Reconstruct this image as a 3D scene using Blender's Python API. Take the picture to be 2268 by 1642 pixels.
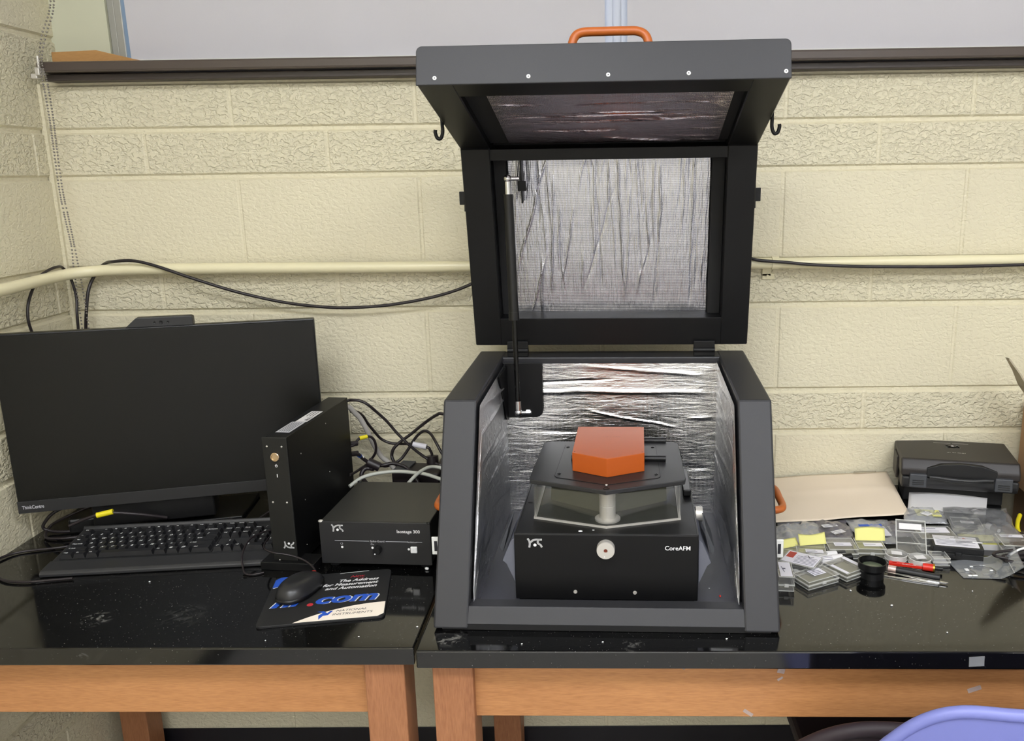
import bpy, bmesh, math, random
from mathutils import Matrix, Vector, noise
for o in list(bpy.data.objects): bpy.data.objects.remove(o, do_unlink=True)
SC = bpy.context.scene
COL = SC.collection
R = math.radians
PI = math.pi

# ------------------------------------------------------------------ camera
cam_d = bpy.data.cameras.new('camera')
cam = bpy.data.objects.new('camera', cam_d); COL.objects.link(cam)
F_PX, PITCH, YAW, ROLL = 1897.09, 0.227246, -0.0137234, -0.0140855
fw = Vector((math.sin(YAW)*math.cos(PITCH), math.cos(YAW)*math.cos(PITCH), -math.sin(PITCH)))
r0 = Vector((math.cos(YAW), -math.sin(YAW), 0)); u0 = r0.cross(fw)
rt = math.cos(ROLL)*r0 + math.sin(ROLL)*u0
up = -math.sin(ROLL)*r0 + math.cos(ROLL)*u0
M = Matrix.Identity(4)
for i in range(3):
    M[i][0] = rt[i]; M[i][1] = up[i]; M[i][2] = -fw[i]
M[0][3], M[1][3], M[2][3] = 0.0, -1.95600, 1.49757
cam.matrix_world = M
cam_d.sensor_width = 36.0
cam_d.lens = F_PX/2268*36.0
cam_d.shift_x = -(1302.99-1134)/2268
cam_d.shift_y = 0.0
cam_d.clip_start = 0.02
SC.camera = cam

# ------------------------------------------------------------------ view, world, lights
SC.view_settings.view_transform = 'Standard'
SC.view_settings.look = 'None'
SC.view_settings.gamma = 1.0
SC.view_settings.use_curve_mapping = False
SC.view_settings.exposure = 0.0
SC.cycles.transparent_max_bounces = 40
w = bpy.data.worlds.new('world'); SC.world = w; w.use_nodes = True
w.node_tree.nodes['Background'].inputs[0].default_value = (0.62, 0.75, 1.0, 1)
w.node_tree.nodes['Background'].inputs[1].default_value = 1.0
LAMP_POWER = 16.2          # emission of the ceiling light diffusers
LAMP_COL = (0.95, 0.975, 1.03)
WINDOW_GLOW = 2.0
ROOM_X1, ROOM_Y0, ROOM_Z1 = 3.1, -4.6, 2.75
WALL_X = -1.222
LAMPS = [(-0.5, -2.1), (1.1, -2.1), (-0.5, -3.8), (1.1, -3.8)]

# ------------------------------------------------------------------ helpers
def srgb(r, g, b):
    def c(v):
        v /= 255.0
        return v/12.92 if v <= 0.04045 else ((v+0.055)/1.055)**2.4
    return (c(r), c(g), c(b), 1.0)

def mat(name, col, rough=0.5, metal=0.0, spec=0.5, bump=0.0, bscale=200.0, emit=None, estr=1.0, coat=0.0):
    m = bpy.data.materials.new(name); m.use_nodes = True
    nt = m.node_tree; b = nt.nodes['Principled BSDF']
    b.inputs['Base Color'].default_value = col
    b.inputs['Roughness'].default_value = rough
    b.inputs['Metallic'].default_value = metal
    b.inputs['Specular IOR Level'].default_value = spec
    b.inputs['Coat Weight'].default_value = coat
    if emit:
        b.inputs['Emission Color'].default_value = emit
        b.inputs['Emission Strength'].default_value = estr
    if bump:
        tc = nt.nodes.new('ShaderNodeTexCoord'); n = nt.nodes.new('ShaderNodeTexNoise')
        n.inputs['Scale'].default_value = bscale; n.inputs['Detail'].default_value = 3
        bp = nt.nodes.new('ShaderNodeBump'); bp.inputs['Strength'].default_value = bump
        bp.inputs['Distance'].default_value = 0.001
        nt.links.new(tc.outputs['Object'], n.inputs['Vector'])
        nt.links.new(n.outputs['Fac'], bp.inputs['Height'])
        nt.links.new(bp.outputs['Normal'], b.inputs['Normal'])
    return m

class MB:
    def __init__(s): s.v = []; s.f = []; s.m = []; s.s = []
    def add(s, vs, fs, mi=0, T=None, smooth=False):
        o = len(s.v)
        s.v += [tuple(T @ Vector(p)) if T is not None else tuple(p) for p in vs]
        for f in fs:
            s.f.append([i+o for i in f]); s.m.append(mi); s.s.append(smooth)
        return s
    def addbm(s, bm, mi=0, T=None, smooth=False):
        bm.verts.ensure_lookup_table()
        for i, v in enumerate(bm.verts): v.index = i
        s.add([v.co.copy() for v in bm.verts], [[v.index for v in f.verts] for f in bm.faces], mi, T, smooth)
        bm.free(); return s
    def box(s, x0, x1, y0, y1, z0, z1, bev=0.0, seg=2, mi=0, T=None):
        bm = bmesh.new(); bmesh.ops.create_cube(bm, size=1)
        for v in bm.verts:
            v.co = Vector(((x0+x1)/2+v.co.x*(x1-x0), (y0+y1)/2+v.co.y*(y1-y0), (z0+z1)/2+v.co.z*(z1-z0)))
        if bev: bmesh.ops.bevel(bm, geom=bm.edges[:], offset=bev, segments=seg, affect='EDGES', profile=0.5)
        return s.addbm(bm, mi, T)
    def prism(s, poly, a, b, axis='x', bev=0.0, seg=2, mi=0, T=None):
        """poly: 2D points. axis x: (y,z); y: (x,z); z: (x,y)"""
        def P(p, t):
            return (t, p[0], p[1]) if axis == 'x' else ((p[0], t, p[1]) if axis == 'y' else (p[0], p[1], t))
        bm = bmesh.new(); n = len(poly)
        A = [bm.verts.new(P(p, a)) for p in poly]; B = [bm.verts.new(P(p, b)) for p in poly]
        bm.faces.new(A); bm.faces.new(B[::-1])
        for i in range(n):
            j = (i+1) % n
            bm.faces.new((A[j], A[i], B[i], B[j]))
        bmesh.ops.recalc_face_normals(bm, faces=bm.faces[:])
        if bev: bmesh.ops.bevel(bm, geom=bm.edges[:], offset=bev, segments=seg, affect='EDGES', profile=0.5)
        return s.addbm(bm, mi, T)
    def lathe(s, prof, n=32, T=None, mi=0, smooth=False, cap=True):
        """prof: (r,z) list around z"""
        vs = []; fs = []
        for r, z in prof:
            for k in range(n):
                a = 2*PI*k/n; vs.append((r*math.cos(a), r*math.sin(a), z))
        for i in range(len(prof)-1):
            for k in range(n):
                k2 = (k+1) % n
                fs.append([i*n+k, i*n+k2, (i+1)*n+k2, (i+1)*n+k])
        if cap:
            fs.append(list(range(n))[::-1]); fs.append([(len(prof)-1)*n+k for k in range(n)])
        return s.add(vs, fs, mi, T, smooth)
    def cyl(s, p, q, r, n=20, mi=0, r2=None, smooth=True):
        p = Vector(p); q = Vector(q); d = q-p; L = d.length
        T = Matrix.Translation(p) @ d.to_track_quat('Z', 'Y').to_matrix().to_4x4()
        r2 = r if r2 is None else r2
        vs = []; 
        for rr, z in ((r, 0), (r2, L)):
            for k in range(n):
                a = 2*PI*k/n; vs.append((rr*math.cos(a), rr*math.sin(a), z))
        s.add(vs, [[k, (k+1) % n, n+(k+1) % n, n+k] for k in range(n)], mi, T, smooth)
        s.add(vs[:n], [list(range(n))[::-1]], mi, T); s.add(vs[n:], [list(range(n))], mi, T)
        return s
    def tube(s, pts, r, n=10, mi=0, sub=6, closed=False):
        pts = spline(pts, sub, closed)
        vs = []; fs = []; N = len(pts); prev = None
        for i, p in enumerate(pts):
            if closed: t = pts[(i+1) % N]-pts[i-1]
            else: t = pts[min(i+1, N-1)]-pts[max(i-1, 0)]
            t.normalize()
            if prev is None:
                a = Vector((0, 0, 1)) if abs(t.z) < 0.9 else Vector((1, 0, 0))
                u = (a-t*a.dot(t)).normalized()
            else:
                u = (prev-t*prev.dot(t)).normalized()
            prev = u; v = t.cross(u)
            for k in range(n):
                a = 2*PI*k/n; vs.append(p+u*(r*math.cos(a))+v*(r*math.sin(a)))
        for i in range(N if closed else N-1):
            j = (i+1) % N
            for k in range(n):
                k2 = (k+1) % n; fs.append([i*n+k, i*n+k2, j*n+k2, j*n+k])
        s.add(vs, fs, mi, None, True)
        if not closed:
            s.add(vs[:n], [list(range(n))[::-1]], mi); s.add(vs[-n:], [list(range(n))], mi)
        return s
    def ball(s, c, r, mi=0, sub=2, sc=(1, 1, 1)):
        bm = bmesh.new(); bmesh.ops.create_icosphere(bm, subdivisions=sub, radius=r)
        for v in bm.verts: v.co = Vector(c)+Vector((v.co.x*sc[0], v.co.y*sc[1], v.co.z*sc[2]))
        return s.addbm(bm, mi, None, True)
    def quad(s, a, b, c, d, mi=0, T=None): return s.add([a, b, c, d], [[0, 1, 2, 3]], mi, T)
    def text(s, txt, size, T, mi=0, align='CENTER', shear=0.0, offs=0.0, sx=1.0):
        vs, fs = text_geo(txt, size, align, shear, offs)
        return s.add([(x*sx, y, z) for x, y, z in vs], fs, mi, T)
    def stroke(s, pts, wdt, T, mi=0):
        """flat ribbon through 2D points"""
        for a, b in zip(pts, pts[1:]):
            a = Vector(a); b = Vector(b); d = (b-a)
            if d.length < 1e-9: continue
            d.normalize(); n = Vector((-d.y, d.x))*wdt/2; e = d*wdt*0.25
            q = [a-e-n, b+e-n, b+e+n, a-e+n]
            s.add([(p.x, p.y, 0) for p in q], [[0, 1, 2, 3]], mi, T)
        return s
    def disc(s, c, r, T, mi=0, n=20, z=0):
        s.add([(c[0]+r*math.cos(2*PI*k/n), c[1]+r*math.sin(2*PI*k/n), z) for k in range(n)], [list(range(n))], mi, T)
        return s

def spline(pts, sub=6, closed=False):
    P = [Vector(p) for p in pts]
    if sub <= 1 or len(P) < 3: return P
    out = []; n = len(P)
    rng = range(n) if closed else range(n-1)
    for i in rng:
        p1 = P[i]; p2 = P[(i+1) % n]
        p0 = P[i-1] if (i > 0 or closed) else p1+(p1-p2)
        p3 = P[(i+2) % n] if (i+2 < n or closed) else p2+(p2-p1)
        for k in range(sub):
            t = k/sub
            out.append(0.5*((2*p1)+(p2-p0)*t+(2*p0-5*p1+4*p2-p3)*t*t+(3*p1-p0-3*p2+p3)*t*t*t))
    if not closed: out.append(P[-1])
    return out

_tc = {}
def text_geo(txt, size, align, shear, offs):
    k = (txt, align, shear, offs)
    if k not in _tc:
        cu = bpy.data.curves.new('t', 'FONT'); cu.body = txt; cu.size = 1; cu.align_x = align
        cu.shear = shear; cu.offset = offs; cu.resolution_u = 3; cu.fill_mode = 'FRONT'
        ob = bpy.data.objects.new('t', cu); COL.objects.link(ob)
        dg = bpy.context.evaluated_depsgraph_get()
        me = ob.evaluated_get(dg).to_mesh()
        _tc[k] = ([tuple(v.co) for v in me.vertices], [list(p.vertices) for p in me.polygons])
        ob.evaluated_get(dg).to_mesh_clear()
        bpy.data.objects.remove(ob); bpy.data.curves.remove(cu)
    vs, fs = _tc[k]
    return [(x*size, y*size, z*size) for x, y, z in vs], fs

def frame(o, ux, uy):
    """matrix mapping local x,y,z to directions ux, uy, ux x uy at origin o"""
    ux = Vector(ux).normalized(); uy = Vector(uy); uy = (uy-ux*uy.dot(ux)).normalized(); uz = ux.cross(uy)
    T = Matrix.Identity(4)
    for i in range(3): T[i][0] = ux[i]; T[i][1] = uy[i]; T[i][2] = uz[i]; T[i][3] = o[i]
    return T
def FRONT(x, y, z): return frame((x, y, z), (1, 0, 0), (0, 0, 1))     # faces -y
def TOP(x, y, z, a=0): return Matrix.Translation((x, y, z)) @ Matrix.Rotation(a, 4, 'Z')

def build(name, mb, mats, parent=None):
    me = bpy.data.meshes.new(name); me.from_pydata(mb.v, [], mb.f)
    for m in (mats if isinstance(mats, (list, tuple)) else [mats]): me.materials.append(m)
    me.polygons.foreach_set('material_index', mb.m); me.polygons.foreach_set('use_smooth', mb.s)
    me.update()
    o = bpy.data.objects.new(name, me); COL.objects.link(o)
    if parent: o.parent = parent
    return o
def tag(o, label, cat, group=None):
    o['label'] = label; o['category'] = cat
    if group: o['group'] = group
    return o
def thing(name, label, cat, loc=(0, 0, 0), rz=0.0, group=None):
    o = bpy.data.objects.new(name, None); o.empty_display_size = 0.05; COL.objects.link(o)
    o.location = loc; o.rotation_euler = (0, 0, rz)
    return tag(o, label, cat, group)
def struct(name, mb, mats):
    o = build(name, mb, mats); o['kind'] = 'structure'; return o

# ------------------------------------------------------------------ materials
def wall_mat(name, strength, col):
    m = mat(name, col, 0.42, spec=0.4)
    nt = m.node_tree; b = nt.nodes['Principled BSDF']
    tc = nt.nodes.new('ShaderNodeTexCoord')
    mp = nt.nodes.new('ShaderNodeMapping'); mp.inputs['Scale'].default_value = (1, 1, 1.5)
    n1 = nt.nodes.new('ShaderNodeTexNoise'); n1.inputs['Scale'].default_value = 85; n1.inputs['Detail'].default_value = 2.5
    n1.inputs['Roughness'].default_value = 0.5; n1.inputs['Distortion'].default_value = 0.6
    rp = nt.nodes.new('ShaderNodeValToRGB'); rp.color_ramp.elements[0].position = 0.36; rp.color_ramp.elements[1].position = 0.56
    n2 = nt.nodes.new('ShaderNodeTexNoise'); n2.inputs['Scale'].default_value = 260; n2.inputs['Detail'].default_value = 2
    ad = nt.nodes.new('ShaderNodeMath'); ad.operation = 'MULTIPLY_ADD'; ad.inputs[1].default_value = 0.25
    bp = nt.nodes.new('ShaderNodeBump'); bp.inputs['Strength'].default_value = strength; bp.inputs['Distance'].default_value = 0.0022
    L = nt.links
    L.new(tc.outputs['Object'], mp.inputs['Vector']); L.new(mp.outputs[0], n1.inputs['Vector']); L.new(mp.outputs[0], n2.inputs['Vector'])
    L.new(n1.outputs['Fac'], rp.inputs[0]); L.new(n2.outputs['Fac'], ad.inputs[0]); L.new(rp.outputs[0], ad.inputs[2])
    L.new(ad.outputs[0], bp.inputs['Height']); L.new(bp.outputs[0], b.inputs['Normal'])
    n3 = nt.nodes.new('ShaderNodeTexNoise'); n3.inputs['Scale'].default_value = 2.2; n3.inputs['Detail'].default_value = 2
    mx = nt.nodes.new('ShaderNodeMix'); mx.data_type = 'RGBA'
    mx.inputs[6].default_value = tuple(c*0.95 for c in col[:3])+(1,); mx.inputs[7].default_value = (col[0]*1.03, col[1]*1.04, col[2]*1.0, 1)
    L.new(tc.outputs['Object'], n3.inputs['Vector']); L.new(n3.outputs['Fac'], mx.inputs[0]); L.new(mx.outputs[2], b.inputs['Base Color'])
    return m
CREAM = srgb(222, 214, 188)
M_wall = wall_mat('painted_block', 0.45, CREAM)
M_wallr = wall_mat('painted_rough_block', 1.0, CREAM)
M_cream = mat('cream_paint', srgb(236, 233, 228), 0.5)
M_plaster = mat('smooth_plaster', srgb(205, 206, 182), 0.6, bump=0.2, bscale=60)
M_pipe = mat('painted_pipe', srgb(232, 224, 188), 0.3)
M_ceil = mat('ceiling_white', srgb(238, 236, 230), 0.8)
M_floor = mat('floor_tile', srgb(165, 163, 160), 0.4, bump=0.2, bscale=30)
M_base = mat('black_vinyl', srgb(30, 28, 32), 0.35)
M_lamp = mat('lamp_diffuser', (0.9, 0.9, 0.9, 1), 0.6, emit=LAMP_COL+(1,), estr=LAMP_POWER)
M_white_metal = mat('white_metal', srgb(220, 220, 216), 0.4)
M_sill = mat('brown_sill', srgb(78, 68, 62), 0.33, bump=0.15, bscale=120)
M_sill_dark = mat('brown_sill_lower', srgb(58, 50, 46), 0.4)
M_alu = mat('window_aluminium', srgb(165, 165, 158), 0.45, metal=0.3)
M_shade = mat('roller_shade_fabric', srgb(205, 203, 208), 0.75, bump=0.1, bscale=500)
M_glow = mat('window_daylight', srgb(120, 150, 180), 0.3, emit=(0.36, 0.55, 0.80, 1), estr=1.0)
M_mull = mat('mullion_white', srgb(205, 210, 222), 0.4)
def wood_mat(name, c1, c2, sc, rot=0):
    m = mat(name, c1, 0.45, spec=0.4); nt = m.node_tree; b = nt.nodes['Principled BSDF']
    tc = nt.nodes.new('ShaderNodeTexCoord'); mp = nt.nodes.new('ShaderNodeMapping'); mp.inputs['Scale'].default_value = sc
    n1 = nt.nodes.new('ShaderNodeTexNoise'); n1.inputs['Scale'].default_value = 14; n1.inputs['Detail'].default_value = 6; n1.inputs['Distortion'].default_value = 1.2
    n2 = nt.nodes.new('ShaderNodeTexNoise'); n2.inputs['Scale'].default_value = 90; n2.inputs['Detail'].default_value = 3
    n3 = nt.nodes.new('ShaderNodeTexNoise'); n3.inputs['Scale'].default_value = 2.0; n3.inputs['Detail'].default_value = 1
    r = nt.nodes.new('ShaderNodeValToRGB'); r.color_ramp.elements[0].position = .3; r.color_ramp.elements[1].position = .7
    r.color_ramp.elements[0].color = c2; r.color_ramp.elements[1].color = c1
    a = nt.nodes.new('ShaderNodeMath'); a.operation = 'MULTIPLY_ADD'; a.inputs[1].default_value = 0.45
    a2 = nt.nodes.new('ShaderNodeMath'); a2.operation = 'MULTIPLY_ADD'; a2.inputs[1].default_value = 0.55
    L = nt.links
    L.new(tc.outputs['Object'], mp.inputs['Vector'])
    for n in (n1, n2): L.new(mp.outputs[0], n.inputs['Vector'])
    L.new(tc.outputs['Object'], n3.inputs['Vector'])
    mu = nt.nodes.new('ShaderNodeMath'); mu.operation = 'MULTIPLY'; mu.inputs[1].default_value = 0.35
    L.new(n3.outputs['Fac'], mu.inputs[0])
    L.new(n2.outputs['Fac'], a.inputs[0]); L.new(mu.outputs[0], a.inputs[2])
    L.new(n1.outputs['Fac'], a2.inputs[0]); a2.inputs[1].default_value = 0.3; L.new(a.outputs[0], a2.inputs[2])
    L.new(a2.outputs[0], r.inputs[0]); L.new(r.outputs[0], b.inputs['Base Color'])
    return m
M_wood = wood_mat('birch_rail', srgb(192, 137, 88), srgb(152, 100, 60), (0.6, 1, 6))
M_woodleg = wood_mat('birch_leg', srgb(170, 117, 80), srgb(130, 82, 54), (6, 6, 0.6))
M_woodraw = wood_mat('raw_pine', srgb(186, 142, 88), srgb(160, 116, 68), (1, 3, 8))
# bench top: glossy black resin with chalky scuffs
def bench_mat():
    m = mat('black_resin_top', srgb(12, 12, 12), 0.13, spec=.8); nt = m.node_tree; b = nt.nodes['Principled BSDF']; L = nt.links
    tc = nt.nodes.new('ShaderNodeTexCoord')
    n = nt.nodes.new('ShaderNodeTexNoise'); n.inputs['Scale'].default_value = 7; n.inputs['Detail'].default_value = 5
    mr = nt.nodes.new('ShaderNodeMapRange'); mr.inputs[1].default_value = .35; mr.inputs[2].default_value = .75; mr.inputs[3].default_value = .06; mr.inputs[4].default_value = .12
    L.new(tc.outputs['Object'], n.inputs['Vector']); L.new(n.outputs['Fac'], mr.inputs[0]); L.new(mr.outputs[0], b.inputs['Roughness'])
    tot = None
    for (x, y, z, rad, st) in ((-.865, -.632, .76, .03, .30), (-.348, -.528, .76, .014, .16), (-.834, -.735, .747, .013, .22), (-.24, -.70, .76, .03, .25), (-.72, -.62, .76, .05, .05), (.06, -.72, .76, .02, .18)):
        d = nt.nodes.new('ShaderNodeVectorMath'); d.operation = 'DISTANCE'; d.inputs[1].default_value = (x, y, z)
        L.new(tc.outputs['Object'], d.inputs[0])
        q = nt.nodes.new('ShaderNodeMapRange'); q.inputs[1].default_value = rad; q.inputs[2].default_value = rad*.4; q.inputs[3].default_value = 0; q.inputs[4].default_value = st
        L.new(d.outputs['Value'], q.inputs[0])
        if tot is None: tot = q.outputs[0]
        else:
            a = nt.nodes.new('ShaderNodeMath'); a.operation = 'ADD'; L.new(tot, a.inputs[0]); L.new(q.outputs[0], a.inputs[1]); tot = a.outputs[0]
    n2 = nt.nodes.new('ShaderNodeTexNoise'); n2.inputs['Scale'].default_value = 70; n2.inputs['Detail'].default_value = 4; n2.inputs['Distortion'].default_value = 1
    r2 = nt.nodes.new('ShaderNodeMapRange'); r2.inputs[1].default_value = .48; r2.inputs[2].default_value = .66
    L.new(tc.outputs['Object'], n2.inputs['Vector']); L.new(n2.outputs['Fac'], r2.inputs[0])
    mu = nt.nodes.new('ShaderNodeMath'); mu.operation = 'MULTIPLY'; L.new(tot, mu.inputs[0]); L.new(r2.outputs[0], mu.inputs[1])
    n4 = nt.nodes.new('ShaderNodeTexNoise'); n4.inputs['Scale'].default_value = 420; n4.inputs['Detail'].default_value = 0
    r4 = nt.nodes.new('ShaderNodeMapRange'); r4.inputs[1].default_value = .80; r4.inputs[2].default_value = .84; r4.inputs[4].default_value = .35
    L.new(tc.outputs['Object'], n4.inputs['Vector']); L.new(n4.outputs['Fac'], r4.inputs[0])
    ad = nt.nodes.new('ShaderNodeMath'); ad.operation = 'ADD'; ad.use_clamp = True; L.new(mu.outputs[0], ad.inputs[0]); L.new(r4.outputs[0], ad.inputs[1])
    mx = nt.nodes.new('ShaderNodeMix'); mx.data_type = 'RGBA'; mx.inputs[6].default_value = srgb(10, 10, 10); mx.inputs[7].default_value = srgb(200, 198, 190)
    L.new(ad.outputs[0], mx.inputs[0]); L.new(mx.outputs[2], b.inputs['Base Color'])
    return m
M_bench = bench_mat()
M_char = mat('charcoal_powder_coat', srgb(44, 44, 47), 0.46, spec=0.4, bump=0.06, bscale=900)
M_blk = mat('black_powder_coat', srgb(14, 14, 15), 0.42, spec=0.27, bump=0.05, bscale=900)
M_foam = mat('black_foam', srgb(16, 16, 17), 0.8)
M_blkplastic = mat('black_plastic', srgb(16, 16, 17), 0.35, spec=.4)
M_satin = mat('satin_black', srgb(34, 34, 35), 0.45)
M_case = mat('case_plastic', srgb(40, 36, 35), 0.45, bump=0.1, bscale=700)
M_case_d = mat('case_plastic_dark', srgb(34, 34, 35), 0.4)
M_grey = mat('grey_plastic', srgb(66, 68, 72), 0.45)
M_screen = mat('screen_matte', srgb(16, 16, 14), 0.30, spec=0.33)
M_orange = mat('orange_anodised', srgb(178, 84, 28), 0.40, spec=0.35)
M_orange_t = mat('orange_handle', srgb(190, 100, 40), 0.38)
M_silver = mat('polished_steel', srgb(205, 205, 205), 0.2, metal=1.0)
M_alu2 = mat('satin_aluminium', srgb(208, 204, 196), 0.42, metal=0.45)
M_white = mat('white_print', srgb(235, 235, 235), 0.5)
M_greyprint = mat('grey_print', srgb(195, 195, 200), 0.5)
M_paper = mat('white_paper', srgb(224, 222, 222), 0.7)
M_label = mat('white_label', srgb(226, 224, 232), 0.55)
M_ink = mat('printed_ink', srgb(70, 70, 90), 0.7)
M_inkb = mat('black_ink', srgb(20, 18, 20), 0.6)
M_red = mat('red_ink', srgb(176, 60, 52), 0.5)
M_yellow = mat('yellow_note', srgb(226, 222, 136), 0.7)
M_yelt = mat('yellow_tape', srgb(230, 214, 30), 0.45)
M_manila = mat('manila_paper', srgb(234, 218, 196), 0.65, bump=0.25, bscale=35)
M_cardb = mat('brown_cardboard', srgb(176, 140, 104), 0.8, bump=0.2, bscale=80)
M_cardg = mat('worn_cardboard', srgb(170, 160, 138), 0.85, bump=0.4, bscale=60)
M_cable = mat('black_cable', srgb(36, 30, 32), 0.4)
M_gcable = mat('grey_cable', srgb(176, 172, 166), 0.45)
M_lgcable = mat('light_grey_cable', srgb(196, 198, 188), 0.45)
M_navy = mat('pad_blue', srgb(40, 86, 190), 0.5)
M_padblk = mat('pad_black', srgb(30, 30, 31), 0.55)
M_padcream = mat('pad_cream', srgb(250, 238, 222), 0.55)
M_gel = mat('gel_pad', srgb(112, 112, 92), 0.35)
M_gold = mat('chrome_warm', srgb(215, 190, 160), 0.22, metal=1.0)
M_chair = mat('periwinkle_plastic', srgb(120, 126, 190), 0.42)
M_stool = mat('dark_upholstery', srgb(42, 32, 38), 0.6)
M_brass = mat('brass', srgb(190, 150, 60), 0.3, metal=0.9)
M_redpl = mat('red_anodised', srgb(206, 44, 30), 0.3)
M_pink = mat('pink_steel', srgb(225, 196, 186), 0.3, metal=0.5)
M_slot = mat('slot_dark', srgb(30, 30, 36), 0.6)
M_ledred = mat('mouse_sensor_red', srgb(230, 60, 50), 0.4)

def clear_mat(name, tint, alpha, rough=0.08, gl=0.5, wrinkle=0.0):
    m = bpy.data.materials.new(name); m.use_nodes = True; nt = m.node_tree; nt.nodes.clear(); L = nt.links
    out = nt.nodes.new('ShaderNodeOutputMaterial'); tr = nt.nodes.new('ShaderNodeBsdfTransparent'); tr.inputs[0].default_value = (0.95, 0.95, 0.95, 1)
    df = nt.nodes.new('ShaderNodeBsdfDiffuse'); df.inputs[0].default_value = tint
    gs = nt.nodes.new('ShaderNodeBsdfGlossy'); gs.inputs['Roughness'].default_value = rough; gs.inputs[0].default_value = (.9, .9, .9, 1)
    m1 = nt.nodes.new('ShaderNodeMixShader'); m1.inputs[0].default_value = alpha
    m2 = nt.nodes.new('ShaderNodeMixShader'); fr = nt.nodes.new('ShaderNodeLayerWeight'); fr.inputs[0].default_value = .5
    pw = nt.nodes.new('ShaderNodeMath'); pw.operation = 'POWER'; pw.inputs[1].default_value = 4.5
    mm = nt.nodes.new('ShaderNodeMath'); mm.operation = 'MULTIPLY_ADD'; mm.inputs[1].default_value = gl*1.6; mm.inputs[2].default_value = .035; mm.use_clamp = True
    L.new(tr.outputs[0], m1.inputs[1]); L.new(df.outputs[0], m1.inputs[2]); L.new(fr.outputs['Facing'], pw.inputs[0]); L.new(pw.outputs[0], mm.inputs[0]); L.new(mm.outputs[0], m2.inputs[0])
    L.new(m1.outputs[0], m2.inputs[1]); L.new(gs.outputs[0], m2.inputs[2]); L.new(m2.outputs[0], out.inputs[0])
    if wrinkle:
        tc = nt.nodes.new('ShaderNodeTexCoord'); n = nt.nodes.new('ShaderNodeTexNoise'); n.inputs['Scale'].default_value = 38; n.inputs['Detail'].default_value = 3; n.inputs['Distortion'].default_value = 1.5
        bp = nt.nodes.new('ShaderNodeBump'); bp.inputs['Strength'].default_value = wrinkle; bp.inputs['Distance'].default_value = .004
        L.new(tc.outputs['Object'], n.inputs['Vector']); L.new(n.outputs['Fac'], bp.inputs['Height'])
        for q in (df, gs, fr): L.new(bp.outputs[0], q.inputs['Normal'])
    return m
M_clear = clear_mat('clear_acrylic', (0.8, 0.8, 0.77, 1), 0.06, 0.05, 0.55)
M_edge = clear_mat('acrylic_edge', (0.8, 0.8, 0.76, 1), 0.5, 0.1, 0.8)
M_bag = clear_mat('polythene', (0.78, 0.80, 0.84, 1), 0.19, 0.13, 0.6, 0.35)
M_bags = clear_mat('smooth_polythene', (0.74, 0.78, 0.82, 1), 0.15, 0.10, 0.6, 0.15)
M_bagd = clear_mat('smoky_polythene', (0.30, 0.28, 0.33, 1), 0.25, 0.2, 0.5, 0.6)
M_bigbag = clear_mat('large_bag_film', (0.78, 0.80, 0.84, 1), 0.085, 0.12, 0.5, 0.25)
M_hood = clear_mat('hood_glass', (0.40, 0.42, 0.34, 1), 0.03, 0.03, 0.45)

def foil_mat(name, stretch, lines=True, rough=0.26, col=(0.80, 0.80, 0.81, 1), bstr=0.55):
    m = mat(name, col, rough, metal=1.0); nt = m.node_tree; b = nt.nodes['Principled BSDF']; L = nt.links
    tc = nt.nodes.new('ShaderNodeTexCoord'); mp = nt.nodes.new('ShaderNodeMapping'); mp.inputs['Scale'].default_value = stretch
    n1 = nt.nodes.new('ShaderNodeTexNoise'); n1.inputs['Scale'].default_value = 30; n1.inputs['Detail'].default_value = 5; n1.inputs['Distortion'].default_value = 0.8
    L.new(tc.outputs['UV'], mp.inputs['Vector']); L.new(mp.outputs[0], n1.inputs['Vector'])
    w1 = nt.nodes.new('ShaderNodeTexWave'); w1.bands_direction = 'X'; w1.inputs['Scale'].default_value = 110; w1.inputs['Distortion'].default_value = .4
    w2 = nt.nodes.new('ShaderNodeTexWave'); w2.bands_direction = 'Y'; w2.inputs['Scale'].default_value = 90; w2.inputs['Distortion'].default_value = .4
    L.new(tc.outputs['UV'], w1.inputs['Vector']); L.new(tc.outputs['UV'], w2.inputs['Vector'])
    mxm = nt.nodes.new('ShaderNodeMath'); mxm.operation = 'MAXIMUM'; L.new(w1.outputs['Fac'], mxm.inputs[0]); L.new(w2.outputs['Fac'], mxm.inputs[1])
    a = nt.nodes.new('ShaderNodeMath'); a.operation = 'MULTIPLY_ADD'; a.inputs[1].default_value = 0.10; L.new(mxm.outputs[0], a.inputs[0]); L.new(n1.outputs['Fac'], a.inputs[2])
    bp = nt.nodes.new('ShaderNodeBump'); bp.inputs['Strength'].default_value = bstr; bp.inputs['Distance'].default_value = .0035
    L.new(a.outputs[0], bp.inputs['Height']); L.new(bp.outputs[0], b.inputs['Normal'])
    cr = nt.nodes.new('ShaderNodeMix'); cr.data_type = 'RGBA'; cr.inputs[6].default_value = tuple(c*.82 for c in col[:3])+(1,); cr.inputs[7].default_value = col
    L.new(mxm.outputs[0], cr.inputs[0]); L.new(cr.outputs[2], b.inputs['Base Color'])
    return m
M_foil_v = foil_mat('foil_vertical_creases', (9, 0.7, 1), rough=.24, col=(.72, .73, .80, 1), bstr=.62)
M_foil_h = foil_mat('foil_horizontal_creases', (0.7, 4, 1), rough=.20, bstr=.5)
M_foil_s = foil_mat('foil_side_creases', (1.6, 1.6, 1), rough=.30, col=(.82, .83, .87, 1), bstr=.9)
M_foil_t = foil_mat('foil_lid_front', (1.2, 3, 1), rough=.25, col=(.86, .80, .86, 1), bstr=.9)

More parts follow.
